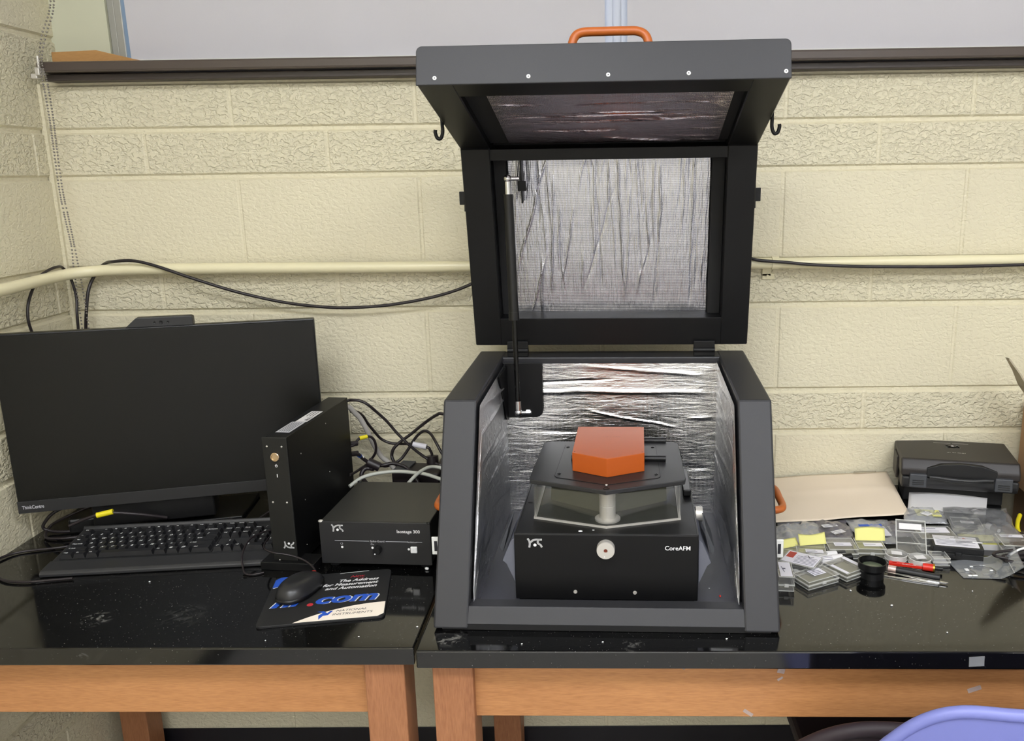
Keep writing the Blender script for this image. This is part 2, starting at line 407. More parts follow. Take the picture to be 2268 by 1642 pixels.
# ------------------------------------------------------------------ walls, floor, ceiling
J = 0.006
def block_wall(mb, T, xs0, xs1, rows):
    """rows: (z0,z1,phase,rough). local x along wall, z up, wall face at y=0 and joints recessed to +y"""
    B = 0.4064
    for z0, z1, ph, rg in rows:
        za, zb = z0+.008, z1-.008
        k = math.floor((xs0-ph)/B)
        cuts = [xs0]
        x = ph+k*B
        while x < xs1:
            if x > xs0+.02 and x < xs1-.02: cuts.append(x)
            x += B
        cuts.append(xs1)
        segs = []
        for i in range(len(cuts)-1):
            a = cuts[i]+(0 if i == 0 else .0055); b = cuts[i+1]-(0 if i == len(cuts)-2 else .0055)
            segs.append((a, 0, b, 0, rg))
            if i < len(cuts)-2:
                c = cuts[i+1]
                segs.append((b, 0, c-.0025, .0022, 0)); segs.append((c-.0025, .0022, c+.0025, .0022, 0)); segs.append((c+.0025, .0022, c+.0055, 0, 0))
        for a, ya, b, yb, mi in segs:
            mb.quad((a, ya, za), (b, yb, za), (b, yb, zb), (a, ya, zb), mi, T)
            mb.quad((a, ya, zb), (b, yb, zb), (b, J, z1-.0035), (a, J, z1-.0035), 0, T)
            mb.quad((a, J, z0+.0035), (b, J, z0+.0035), (b, yb, za), (a, ya, za), 0, T)
        mb.quad((xs0, J, z1-.0035), (xs1, J, z1-.0035), (xs1, J, z1+.0035), (xs0, J, z1+.0035), 0, T)
J1 = 1.6018; q = .1016
rowz = []
z = J1
P_A, P_B = -.806, -1.0055
rows = [(J1, J1+.1016, P_A, 1), (J1-.1016, J1, P_B, 1)]
z = J1-.1016; big = True; ph = P_A; i = 0
while z > 0.05:
    h = .2032 if big else .1016
    rows.append((max(z-h, -0.01), z, P_A if big else P_B, 0 if big else 1)); z -= h; big = not big
I4 = Matrix.Identity(4)
mb = MB(); block_wall(mb, I4, WALL_X, ROOM_X1, rows)
mb.box(WALL_X, ROOM_X1, J+.002, .12, -.02, J1+.10)
mb.box(WALL_X-.02, -1.0965, .08, .12, J1+.1, ROOM_Z1, mi=2)                 # plaster beside the window
mb.box(-1.0965, ROOM_X1, .12, .14, 2.6, ROOM_Z1, mi=2)
struct('wall_back', mb, [M_wall, M_wallr, M_plaster])
TL = frame((WALL_X, 0, 0), (0, 1, 0), (-1, 0, 0))     # local x -> +Y, local y -> -X (into wall)
mb = MB()
lrows = [(a, b, ph+ .55, rg) for a, b, ph, rg in rows if b < J1+.01]
lrows = [(J1, J1+.2032, .10, 1), (J1+.2032, J1+.3048, -.1, 0), (J1+.3048, J1+.508, .1, 0), (J1+.508, J1+.6096, -.1, 0), (J1+.6096, ROOM_Z1, .1, 0)]+lrows
# local z of block wall is world z: use explicit matrix
TL = Matrix(((0, -1, 0, WALL_X), (1, 0, 0, 0), (0, 0, 1, 0), (0, 0, 0, 1)))
mb2 = MB(); block_wall(mb2, TL, ROOM_Y0, .0, [r for r in lrows if r[1] <= J1+.001])
block_wall(mb2, TL, ROOM_Y0, .08, [r for r in lrows if r[1] > J1+.001])
mb2.box(WALL_X-.004, WALL_X+.007, -.007, .004, 0, J1+.1)
mb2.box(WALL_X-.1, WALL_X-J-.002, ROOM_Y0, .1, -.02, ROOM_Z1)
struct('wall_left', mb2, [M_wall, M_wallr])
struct('wall_right', MB().box(ROOM_X1, ROOM_X1+.1, ROOM_Y0, .14, -.02, ROOM_Z1), M_cream)
struct('wall_front', MB().box(WALL_X-.1, ROOM_X1+.1, ROOM_Y0-.1, ROOM_Y0, -.02, ROOM_Z1), M_cream)
struct('floor', MB().box(WALL_X-.1, ROOM_X1+.1, ROOM_Y0-.1, .14, -.06, 0), M_floor)
struct('ceiling', MB().box(WALL_X-.1, ROOM_X1+.1, ROOM_Y0-.1, .2, ROOM_Z1, ROOM_Z1+.05), M_ceil)
struct('baseboard_back', MB().prism([(-.002, 0), (-.014, 0), (-.006, .012), (-.004, .098), (-.002, .1)], WALL_X+.001, ROOM_X1, 'x'), M_base)
struct('baseboard_left', MB().box(WALL_X+.001, WALL_X+.005, ROOM_Y0, -.015, 0, .1), M_base)
for i, (x, y) in enumerate(LAMPS):
    t = thing('ceiling_light', 'ceiling light panel '+('near the window end, ' if y > -3 else 'towards the far end, ')+('left side' if x < 0.5 else 'right side'), 'ceiling light', (x, y, ROOM_Z1), 0, 'ceiling light panels')
    fr = MB()
    for a, b, c, d in ((-.62, .62, -.32, -.29), (-.62, .62, .29, .32), (-.62, -.59, -.29, .29), (.59, .62, -.29, .29)): fr.box(a, b, c, d, -.03, -.001)
    build('frame', fr, M_white_metal, t)
    build('diffuser', MB().box(-.59, .59, -.29, .29, -.02, -.012), M_lamp, t)

# ------------------------------------------------------------------ window, sill, shades
sy0 = .08
mb = MB()
mb.box(-1.185, ROOM_X1-.01, -.06, .10, 1.7205, 1.7415, .004)
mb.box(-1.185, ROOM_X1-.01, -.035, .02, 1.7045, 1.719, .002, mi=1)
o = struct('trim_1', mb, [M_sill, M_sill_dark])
mb = MB()
for x0, x1 in ((-1.0960, -1.080), (-1.0795, -1.062), (.018, .038), (.056, .076)): mb.box(x0, x1, .10 if x0 > -1 else (.086 if x0 < -1.09 else .082), .135, 1.742, 2.6, .002, mi=0 if x0 < -.5 else 1)
mb.box(.038, .056, .108, .13, 1.742, 2.6, mi=1)
mb.box(-1.045, .02, .115, .135, 1.742, 1.757, mi=0); mb.box(.075, ROOM_X1-.02, .115, .135, 1.742, 1.757, mi=0)
struct('window_1', mb, [M_alu, M_mull])
mb = MB(); mb.box(-1.045, ROOM_X1-.02, .140, .144, 1.74, 2.6)
o = build('window_2', mb, M_glow); o['kind'] = 'structure'
def shade(x0, x1, label, seed):
    t = thing('roller_shade', label, 'roller shade', ((x0+x1)/2, .085, 1.76), 0, 'roller shades over the window')
    random.seed(seed); n = 60; vs = []; fs = []
    for i in range(n+1):
        for j in range(13):
            x = (x0-x1)/2+(x1-x0)*i/n; zz = .80*j/12
            vs.append((x, .004*noise.noise(Vector((x*5+seed, zz*3, 0)))+.0015*math.sin(x*17+zz*5), zz))
    for i in range(n):
        for j in range(12):
            fs.append([i*13+j, (i+1)*13+j, (i+1)*13+j+1, i*13+j+1])
    build('shade_cloth', MB().add(vs, fs, 0, None, True), M_shade, t)
    build('bottom_bar', MB().box((x0-x1)/2, (x1-x0)/2, -.006, .006, -.010, .001, .002), M_white_metal, t)
    build('roller', MB().cyl(((x0-x1)/2, .004, .815), ((x1-x0)/2, .004, .815), .02), M_shade, t)
shade(-1.055, .020, 'light grey roller shade on the left half of the window', 3)
shade(.070, ROOM_X1-.06, 'light grey roller shade right of the bright window gap', 8)
mb = MB().prism([(-1.172, 0), (-1.172, .024), (-1.075, .027), (-1.0, .009), (-.96, 0)], -.02, .03, 'y', .001)
o = build('wood_shim', mb, M_woodraw); o.location = (0, 0, 1.7415)
tag(o, 'tapered raw wood shim lying on the left end of the brown window sill', 'wood shim')

# bead chain
def chain(pts, r, step, mb):
    P = spline(pts, 12); acc = 0; last = P[0]; mb.ball(last, r, sub=1)
    for a, b in zip(P, P[1:]):
        d = (b-a).length
        acc += d
        if acc >= step: mb.ball(b, r, sub=1); acc = 0
CH = {
 'a': [(-1.134, -.05, 1.881), (-1.147, -.05, 1.837), (-1.156, -.07, 1.792), (-1.159, -.085, 1.744), (-1.157, -.09, 1.716), (-1.162, -.08, 1.698), (-1.172, -.06, 1.628), (-1.179, -.05, 1.563), (-1.18, -.05, 1.477), (-1.177, -.05, 1.418), (-1.172, -.05, 1.354), (-1.174, -.05, 1.309), (-1.174, -.05, 1.273), (-1.175, -.05, 1.227), (-1.175, -.05, 1.186), (-1.175, -.05, 1.05)],
 'b': [(-1.130, -.045, 1.882), (-1.142, -.045, 1.838), (-1.151, -.065, 1.792), (-1.154, -.085, 1.745), (-1.150, -.09, 1.717), (-1.156, -.075, 1.698), (-1.167, -.055, 1.628), (-1.175, -.045, 1.563), (-1.176, -.045, 1.477), (-1.172, -.045, 1.418), (-1.168, -.045, 1.353), (-1.166, -.045, 1.308), (-1.164, -.045, 1.272), (-1.163, -.045, 1.226), (-1.163, -.045, 1.185), (-1.163, -.045, 1.05)]}
mb = MB()
for k in CH:
    pp = [Vector(p) for p in CH[k]]; pp.insert(0, pp[0]+Vector((.03, .02, .16)))
    chain(pp, .0023, .0046, mb)
mb.tube([(-1.175, -.05, 1.05), (-1.172, -.05, 1.04), (-1.167, -.047, 1.04), (-1.163, -.045, 1.05)], .0015, 6)
tag(build('bead_chain', mb, mat('bead_steel', srgb(150, 145, 140), .3, metal=.8)), 'long looped metal bead chain hanging down the left corner', 'bead chain')
mb = MB().box(-1.178, -1.168, -.078, -.058, 1.712, 1.728, .002).cyl((-1.173, -.068, 1.728), (-1.173, -.068, 1.752), .003).box(-1.19, -1.176, -.075, -.061, 1.706, 1.716, .002)
tag(build('chain_clip', mb, M_alu2), 'small metal clip holding the bead chain at the sill corner', 'clip')

# pipe
mb = MB().tube([(-1.192, -1.6, 1.262), (-1.192, -.8, 1.275), (-1.192, -.35, 1.283), (-1.192, -.2, 1.287), (-1.19, -.13, 1.29), (-1.178, -.075, 1.293), (-1.145, -.043, 1.296), (-1.09, -.034, 1.298), (-.95, -.033, 1.299), (-.33, -.033, 1.296), (.3, -.033, 1.295), (.5, -.033, 1.294), (1.0, -.033, 1.295), (2.0, -.033, 1.295)], .0125, 16, sub=8)
t = thing('wall_pipe', 'cream painted conduit pipe running along the block wall and round the corner', 'pipe')
build('pipe', mb, M_pipe, t)
mb = MB()
mb.box(.372, .392, -.004, -.0005, 1.262, 1.30, .001); mb.box(.372, .400, -.004, -.0005, 1.255, 1.268, .001); mb.cyl((.384, -.006, 1.263), (.384, -.003, 1.263), .003, 10)
build('strap', mb, M_pipe, t)
mb = MB(); mb.tube([(.386, -.033, 1.295), (.402, -.033, 1.295)], .0145, 16, sub=1)
build('coupling', mb, M_pipe, t)

# ------------------------------------------------------------------ tables
def table(label, x0, x1, yf, rz, legs, ox):
    t = thing('lab_table', label, 'table', (ox, 0, 0), rz, 'wooden lab tables with black tops')
    o = build('table_top', MB().box(x0, x1, yf, -.004, .729, .76, .0025, 2), M_bench, t)
    build('front_rail', MB().box(x0+.03, x1-.080, yf+.036, yf+.058, .619, .7285, .001), M_wood, t)
    build('back_rail', MB().box(x0+.1, x1-.1, -.06, -.04, .619, .7285, .001), M_wood, t)
    for lx, ly in legs:
        build('leg', MB().box(lx, lx+.066, ly, ly+.066, 0, .7285, .002), M_woodleg, t)
    return t
table('left black-topped wooden lab table carrying the monitor and keyboard', -1.205, -.2965, -.7265, R(-.5), [(-.385, -.708), (-1.19, -.708), (-1.188, -.12), (-.385, -.12)], 0.0)
table('right black-topped wooden lab table carrying the open enclosure', -.2865, 2.2, -.738, R(-.9), [(-.266, -.719), (-.266, -.12), (2.1, -.719), (2.1, -.12)], 0.0)
t = None
# ------------------------------------------------------------------ foil panels
def add_uv(o, uvs):
    me = o.data; l = me.uv_layers.new(name='UVMap')
    for lp in me.loops: l.data[lp.index].uv = uvs[lp.vertex_index]
def foil_panel(name, P, nu, nv, amp, folds, seed, m, parent, su=1.0, sv=1.0, direction='v', nfold=30, wk=1.0):
    """P(u,v)->(point, normal). folds displace along the normal"""
    rnd = random.Random(seed); F = []
    for k in range(nfold):
        c = rnd.uniform(-.05, 1.05); sl = rnd.uniform(-.06, .06) if rnd.random() < .8 else rnd.uniform(-.35, .35)
        a = rnd.uniform(-.1, .9); ln = rnd.uniform(.25, 1.1)
        F.append((c, sl, a, a+ln, rnd.uniform(.4, 1.0)*amp*(1 if rnd.random() < .6 else -.7), rnd.uniform(.006, .02)*wk, rnd.uniform(0, 50)))
    vs = []; uv = []
    for i in range(nu+1):
        for j in range(nv+1):
            u, v = i/nu, j/nv
            p, n = P(u, v)
            s_, t_ = (u, v) if direction == 'v' else (v, u)
            h = 0
            for (c, sl, a, b, A, wd, sd) in F:
                if a < t_ < b:
                    cc = c+sl*(t_-.5)+.012*noise.noise(Vector((t_*5, sd, 0)))
                    d = abs(s_-cc)
                    if d < wd*3:
                        e = min(1, (t_-a)*8, (b-t_)*8)
                        h += A*e*(max(0, 1-d/wd)**1.3 + .25*math.exp(-(d/wd)**2/2))
            h += amp*.9*noise.noise(Vector((u*su*4+seed, v*sv*4, 1.3)))
            h += amp*.35*noise.noise(Vector((u*su*16+seed, v*sv*10, 4.3)))
            edge = min(1, 14*u, 14*(1-u), 14*v, 14*(1-v))
            vs.append(Vector(p)+Vector(n)*h*edge); uv.append((u*su, v*sv))
    fs = []
    for i in range(nu):
        for j in range(nv):
            k = i*(nv+1)+j; fs.append([k, k+nv+1, k+nv+2, k+1])
    o = build(name, MB().add(vs, fs, 0, None, True), m, parent)
    add_uv(o, uv); return o

# ------------------------------------------------------------------ acoustic enclosure
ENC = thing('acoustic_enclosure', 'large open charcoal metal enclosure lined with silver foil, lid raised', 'enclosure', (.004, -.683, .76), R(-2.2))
HW = .285
# base shell
base_mb = MB()
side = [(0, .004), (.166, .352), (.545, .361), (.552, .352), (.552, .004)]
for sgn in (-1, 1):
    a, b = sorted((sgn*HW, sgn*(HW-.058)))
    base_mb.prism(side, a, b, 'x', .0035, 2)
base_mb.prism([(.004, .010), (.0185, .036), (.045, .036), (.045, .010)], -(HW-.052), HW-.052, 'x', .0015)
base_mb.box(-.235, .235, .488, .550, .010, .359, .003)
base_mb.box(-.24, .24, .02, .50, .006, .013)
base = build('base_shell', base_mb, M_char, ENC)
build('base_plinth', MB().box(-.272, .272, .012, .54, 0.0, .008).box(-.27, .27, .004, .012, .001, .011), M_foam, ENC)
# front rail mitred panel
nf = Vector((0, -.348, .166)).normalized()
mb = MB()
Tf = frame((0, .0185, .0365), (1, 0, 0), (0, .166, .348))
# mitred seams on the slanted front face
for sg in (-1, 1):
    mb = MB().stroke([(sg*.228, 0), (sg*.270, -.030), (sg*.270, -.037)], .0012, frame((0, .0185-.0009, .0365+.0003), (1, 0, 0), (0, .166, .40)))
    build('panel_seam', mb, M_inkb, base)
def ztop(y): return .352*y/.166 if y < .166 else .352+.009*(y-.166)/.379
for sg, nm in ((-1, 'left'), (1, 'right')):
    def P(u, v, sg=sg):
        y = .032+(.482-.032)*u
        zt = ztop(y)-.010
        return (sg*(.2215), y, .013+(zt-.013)*v), (-sg, 0, 0)
    o = foil_panel('side_foil', P, 120, 100, .0036, None, 11 if sg < 0 else 23, M_foil_s, base, .45, .35, 'h', 26)
def P(u, v): return (-.2225+.445*u, .4805, .013+.334*v), (0, -1, 0)
foil_panel('rear_foil', P, 180, 150, .0042, None, 5, M_foil_h, base, .45, .33, 'h', 15)
build('floor_liner', MB().box(-.2262, .2262, .046, .487, .0131, .0145), mat('liner_grey', srgb(52, 52, 60), .45, bump=.1, bscale=400), base)
# bracket plate for the gas spring in the rear left corner
bp = [(-.226, .351), (-.226, .232), (-.158, .232), (-.150, .235), (-.145, .240), (-.143, .248), (-.143, .351)]
build('spring_bracket', MB().prism(bp, .470, .474, 'y', .001).prism([(.36, .346), (.474, .346), (.474, .226), (.44, .236)], -.2185, -.2165, 'x', .0006), M_blk, base)
# side handles, strike plates, latch clips
for sg in (-1, 1):
    hx = sg*HW
    build('side_handle', MB().tube([(hx, .235, .121), (hx+sg*.022, .235, .121), (hx+sg*.038, .243, .121), (hx+sg*.043, .262, .121), (hx+sg*.043, .30, .121), (hx+sg*.043, .335, .121), (hx+sg*.038, .352, .121), (hx+sg*.022, .36, .121), (hx, .36, .121)], .0072, 14), M_orange_t, base)
    m2 = MB(); a, b = sorted((hx, hx+sg*.014))
    m2.box(a, b, .078, .082, .100, .132, .001); m2.box(a+.0045, b-.0045, .0772, .0782, .107, .125, mi=1)
    build('strike_plate', m2, [M_white_metal, M_slot], base)
    m2 = MB().tube([(hx+sg*.002, .36, .255), (hx+sg*.006, .355, .24), (hx+sg*.006, .35, .205), (hx+sg*.010, .345, .188), (hx+sg*.006, .345, .180)], .0018, 8)
    build('latch_wire', m2, M_silver, base)
# lid
P0, P1, P2 = (.502, .382), (.426, .785), (.100, .872)
Q2, Q1, Q0 = (.1155, .930), (.4742, .8335), (.561, .393)
lid_mb = MB()
for sgn in (-1, 1):
    a, b = sorted((sgn*(HW+.001), sgn*(HW-.056)))
    lid_mb.prism([P0, P1, P2, Q2, Q1, Q0], a, b, 'x', .002, 1)
def off(p, q2, d):       # offset from line p->q towards outside
    pass
Ad = Vector((P1[0]-P0[0], P1[1]-P0[1])).normalized(); An = Vector((Ad.y, -Ad.x))      # outward normal of section A (rear)
Bd = Vector((P2[0]-P1[0], P2[1]-P1[1])).normalized(); Bn = Vector((-Bd.y, Bd.x))*-1
if Bn.y < 0: Bn = -Bn
if An.x < 0: An = -An
def A2(s, t): return (P0[0]+Ad.x*s+An.x*t, P0[1]+Ad.y*s+An.y*t)
def B2(s, t): return (P1[0]+Bd.x*s+Bn.x*t, P1[1]+Bd.y*s+Bn.y*t)
LA = Vector((P1[0]-P0[0], P1[1]-P0[1])).length; LB = Vector((P2[0]-P1[0], P2[1]-P1[1])).length
lid_mb.prism([A2(0, .055), A2(LA+.036, .055), A2(LA+.0385, .0595), A2(0, .0595)], -HW+.01, HW-.01, 'x')
lid_mb.prism([B2(-.036, .055), B2(LB, .055), B2(LB, .0595), B2(-.0385, .0595)], -HW+.01, HW-.01, 'x')
lid_mb.prism([A2(0, .001), A2(.060, .001), A2(.060, .058), A2(0, .058)], -HW+.05, HW-.05, 'x', .001)
lid_mb.prism([A2(LA-.024, .003), A2(LA-.002, .003), A2(LA-.002, .058), A2(LA-.024, .058)], -HW+.05, HW-.05, 'x', .001)
lid_mb.prism([B2(LB-.055, .001), B2(LB, .001), B2(LB, .058), B2(LB-.055, .058)], -HW+.05, HW-.05, 'x', .001)
lid = build('lid', lid_mb, M_blk, ENC)  # lid gets a darker coat than the base, its shade put into the colour
# front lip plate with rounded upper corners
lip = MB(); lw = HW+.0015; H = .061; pl = [(-lw, 0), (lw, 0)]
for k in range(7):
    a = PI/2*k/6; pl.append((lw-.009+.009*math.cos(a), H-.009+.009*math.sin(a)))
for k in range(7):
    a = PI/2+PI/2*k/6; pl.append((-lw+.009+.009*math.cos(a), H-.009+.009*math.sin(a)))
Tl = frame((0, B2(LB+.0035, -.001)[0], B2(LB+.0035, -.001)[1]), (1, 0, 0), (0, Bn.x, Bn.y))
lip.prism(pl, -.004, 0, 'z', .0012, 2, T=Tl)
build('lip_panel', lip, M_char, lid)
for x in (-.257, -.112, .010, .132, .278):
    s = MB(); T = Tl @ Matrix.Translation((x, .0105, .0002))
    s.lathe([(.0032, 0), (.0032, .0006), (.0024, .0012), (.0011, .0012), (.0010, .0002)], 18, T=T, smooth=False)
    s.disc((0, 0), .0011, T, 1, 10, .0003)
    build('screw', s, [M_white, M_inkb], lid)
# foil inside lid
def panelA(u, v): s_ = .050+(LA-.024-.046)*v; p = A2(s_, .0425); return (-.201+.402*u, p[0], p[1]), (0, -An.x, -An.y)
foil_panel('lid_rear_foil', panelA, 320, 120, .0046, None, 42, M_foil_v, lid, .42, .34, 'v', 60, wk=.45)
build('lid_liner', MB().prism([A2(.05, .0485), A2(LA-.004, .0485), A2(LA-.004, .054), A2(.05, .054)], -.231, .231, 'x'), M_foam, lid)
def panelB(u, v): s_ = .001+(LB-.070)*v; p = B2(s_, .0085); return (-.190+.40*u, p[0], p[1]), (0, -Bn.x, -Bn.y)
foil_panel('lid_front_foil', panelB, 220, 150, .0042, None, 77, M_foil_t, lid, .42, .25, 'h', 22)
build('lid_liner', MB().prism([B2(-.01, .0145), B2(LB-.052, .0145), B2(LB-.052, .054), B2(-.01, .054)], -.231, .231, 'x'), M_foam, lid)
for sg in (-1, 1):
    Tt = frame((sg*.212, B2(LB-.058, .012)[0], B2(LB-.058, .012)[1]), (1, 0, 0), (0, Bd.x, Bd.y))
    build('foil_tab', MB().box(-.014, .014, -.003, .0, -.008, .008, T=frame((sg*.212, B2(LB-.0565, .014)[0], B2(LB-.0565, .014)[1]), (1, 0, 0), (0, -Bd.x, -Bd.y))), M_foil_s, lid)
    # black foam strips beside the foil
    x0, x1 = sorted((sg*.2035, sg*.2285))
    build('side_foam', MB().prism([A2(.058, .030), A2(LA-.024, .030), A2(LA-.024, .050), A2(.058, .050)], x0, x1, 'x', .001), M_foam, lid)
    hx = sg*(HW+.004)
    hy, hz = .285, .846
    build('latch_hook', MB().prism([(hy-.010, hz+.012), (hy+.012, hz+.004), (hy+.006, hz-.028), (hy-.002, hz-.028)], *sorted((hx-.002, hx+.002)), 'x', .0008).tube([(hx, hy+.002, hz-.020), (hx, hy+.002, hz-.036), (hx+sg*.004, hy+.002, hz-.046), (hx+sg*.010, hy+.002, hz-.045), (hx+sg*.013, hy+.002, hz-.036), (hx+sg*.0125, hy+.002, hz-.031)], .0032, 10), M_blk, lid)
    x0, x1 = sorted((sg*HW, sg*(HW+.013)))
    build('side_tab', MB().box(x0, x1, .455, .462, .678, .704, .001).prism([(.45, .665), (.47, .665), (.47, .72), (.455, .725)], *sorted((sg*HW, sg*(HW+.003))), 'x', .0008), M_blk, lid)
    cx = -.196 if sg < 0 else .196
    build('hinge', MB().cyl((cx-.022, .495, .372), (cx+.022, .495, .372), .0065, 16).box(cx-.022, cx+.022, .49, .505, .36, .372, .001).box(cx-.022, cx+.022, .492, .498, .374, .392, .001), M_blk, ENC)
# top handle
def Bt(s_, t, x): p = B2(s_, t); return (x, p[0], p[1])
hs = LB-.08
build('top_handle', MB().tube([Bt(hs, .058, -.052), Bt(hs, .085, -.052), Bt(hs, .104, -.047), Bt(hs, .112, -.034), Bt(hs, .113, 0), Bt(hs, .113, .036), Bt(hs, .112, .056), Bt(hs, .104, .069), Bt(hs, .085, .074), Bt(hs, .058, .074)], .0072, 16), M_orange_t, lid)
# gas spring
g0 = Vector((-.186, .402, .262)); g1 = Vector((-.196, .425, .728))
gd = (g1-g0).normalized()
gs = build('gas_spring', MB().cyl(g0+gd*.198, g1-gd*.03, .0098, 24).cyl(g0+gd*.190, g0+gd*.206, .0106, 24).cyl(g1-gd*.036, g1-gd*.03, .0092, 24), M_blkplastic, ENC)
build('piston_rod', MB().cyl(g0+gd*.022, g0+gd*.2, .0050, 18), mat('rod_black', srgb(20, 20, 20), .2, metal=.5), gs)
build('ball_joint', MB().ball(g0, .0085).cyl(g0, g0+gd*.024, .0062, 16).cyl(g0, g0+Vector((.026, .0, .001)), .0045, 14).cyl(g0+Vector((.016, 0, .001)), g0+Vector((.024, 0, .001)), .0065, 6, smooth=False), M_silver, gs)
build('ball_joint', MB().ball(g1, .0085).cyl(g1-gd*.032, g1, .0060, 16).cyl(g1, g1+Vector((.022, .004, 0)), .004, 14), M_silver, gs)
build('upper_bracket', MB().prism([A2(.30, .012), A2(.385, .012), A2(.385, .048), A2(.30, .048)], -.174, -.171, 'x', .001).prism([A2(.325, .010), A2(.345, .010), A2(.345, .014), A2(.325, .014)], -.180, -.163, 'x', .0008), M_blk, lid)

# crumbs inside the enclosure
# ------------------------------------------------------------------ microscope
def logo(mb, T, s, mi=0, flip=False):
    """small running-figure emblem: two curled strokes with a dot"""
    g = -1 if flip else 1
    def L(pts): mb.stroke([tuple(p*s) for p in [Vector((x*1.0, y*g)) for x, y in SP(pts)]], .165*s, T, mi)
    def SP(pts): return [(v.x, v.y) for v in spline([(a, b, 0) for a, b in pts], 6)]
    L([(-.60, .36), (-.50, .20), (-.46, .04), (-.45, -.14), (-.49, -.36)])
    L([(-.40, .04), (-.20, .22), (.05, .30), (.30, .30), (.52, .30)])
    L([(.30, .30), (.22, .10), (.28, -.06), (.44, -.16), (.54, -.34)])
    mb.disc((-.02*s, -.18*s*g), .135*s, T, mi, 18)
AFM = thing('atomic_force_microscope', 'black benchtop microscope with bright orange scan head, standing inside the foil-lined enclosure', 'microscope', (.007, -.612, .774), R(-2.6))
mb = MB().box(-.156, .156, 0, .308, .008, .128, .0015)
mb.box(-.150, -.07, .002, .3, 0, .008); mb.box(.07, .150, .002, .3, 0, .008)
body = build('body', mb, M_blk, AFM)
mb = MB()  # raised rim round the deck
for a in ((-.156, .156, 0, .0022), (-.156, -.1538, 0, .308), (.1538, .156, 0, .308), (-.156, .156, .3058, .308)): mb.box(a[0], a[1], a[2], a[3], .128, .1295)
build('deck_rim', mb, M_satin, body)
mb = MB(); logo(mb, FRONT(-.120, -.0004, .112), .0205); build('emblem', mb, M_white, body)
mb = MB(); mb.text('CoreAFM', .0108, FRONT(.143, -.0004, .1015), align='RIGHT', offs=.012); build('lettering', mb, M_white, body)
mb = MB(); Tk = frame((0, 0, .104), (1, 0, 0), (0, 0, 1))
mb.lathe([(.0155, 0), (.0155, .010), (.0148, .0118), (.0035, .0120), (.003, .0095)], 40, T=Tk)
mb.disc((0, 0), .0032, Tk, 1, 16, .0105); mb.disc((-.002, -.0105), .0011, Tk, 2, 10, .0122)
build('front_knob', mb, [M_alu2, mat('copper', srgb(120, 60, 44), .4, metal=.6), M_white], AFM)
mb = MB()
for x in (-.053, .049): mb.ball((x, -.0005, .0225), .0036, sub=2, sc=(1, .4, 1))
for x in (-.053, .049): build('screw', MB().lathe([(.0034, 0), (.003, .0014), (.0012, .0014), (.001, .0004)], 18, T=frame((x, 0, .0225), (1, 0, 0), (0, 0, 1))), M_alu2, body)
# side knob and carrying brackets
build('side_knob', MB().cyl((.158, .112, .121), (.170, .112, .121), .0135, 28).cyl((.150, .112, .121), (.160, .112, .121), .006), M_alu2, AFM)
for sg in (-1, 1):
    prof = [(sg*.1565, .118), (sg*.163, .112), (sg*.178, .076), (sg*.1715, .070), (sg*.157, .036)]
    build('side_bracket', MB().prism(prof, .006, .15, 'y', .0008), mat('bracket_grey', srgb(96, 98, 108), .5), AFM)
    build('bracket_plate', MB().prism([(sg*.1685, .128), (sg*.1705, .128), (sg*.1855, .092), (sg*.1845, .084), (sg*.180, .082)], .03, .10, 'y', .0005), M_grey, AFM)
# glass hood with a pointed front
zd = .1282
def vring(hw, yv, ys, yb, z0, z1, th, mb, mi=0, back=True):
    """wall ring: pointed at the front"""
    pts = [(-hw, ys), (0, yv), (hw, ys), (hw, yb), (-hw, yb)]
    inn = [(-hw+th, ys+th*.8), (0, yv+th*1.1), (hw-th, ys+th*.8), (hw-th, yb-th), (-hw+th, yb-th)]
    n = 5
    for i in range(n):
        j = (i+1) % n
        if not back and i == 3: continue
        mb.add([pts[i]+(z0,), pts[j]+(z0,), pts[j]+(z1,), pts[i]+(z1,), inn[i]+(z0,), inn[j]+(z0,), inn[j]+(z1,), inn[i]+(z1,)],
               [[0, 1, 2, 3], [5, 4, 7, 6], [4, 5, 1, 0], [3, 2, 6, 7], [1, 5, 6, 2], [4, 0, 3, 7]], mi)
mb = MB(); vring(.1285, .026, .067, .285, zd, .188, .003, mb)
hood = build('glass_hood', mb, M_hood, AFM)
mb = MB(); vring(.1295, .025, .066, .286, zd, zd+.0025, .0045, mb)
build('hood_seal', mb, M_alu2, hood)
# inner body behind the glass, with a slanting V face
mb = MB()
V = [(-.100, .148), (0, .082), (.100, .148)]
mb.add([(-.108, .155, .129), (0, .088, .129), (.108, .155, .129), (.104, .150, .188), (0, .080, .188), (-.104, .150, .188), (-.108, .29, .129), (.108, .29, .129), (-.104, .29, .188), (.104, .29, .188)],
       [[0, 1, 4, 5], [1, 2, 3, 4], [6, 0, 5, 8], [2, 7, 9, 3], [8, 5, 4, 3, 9], [0, 6, 7, 2, 1], [6, 8, 9, 7]])
build('inner_housing', mb, mat('housing_olive', srgb(96, 96, 82), .35, metal=.2), AFM)
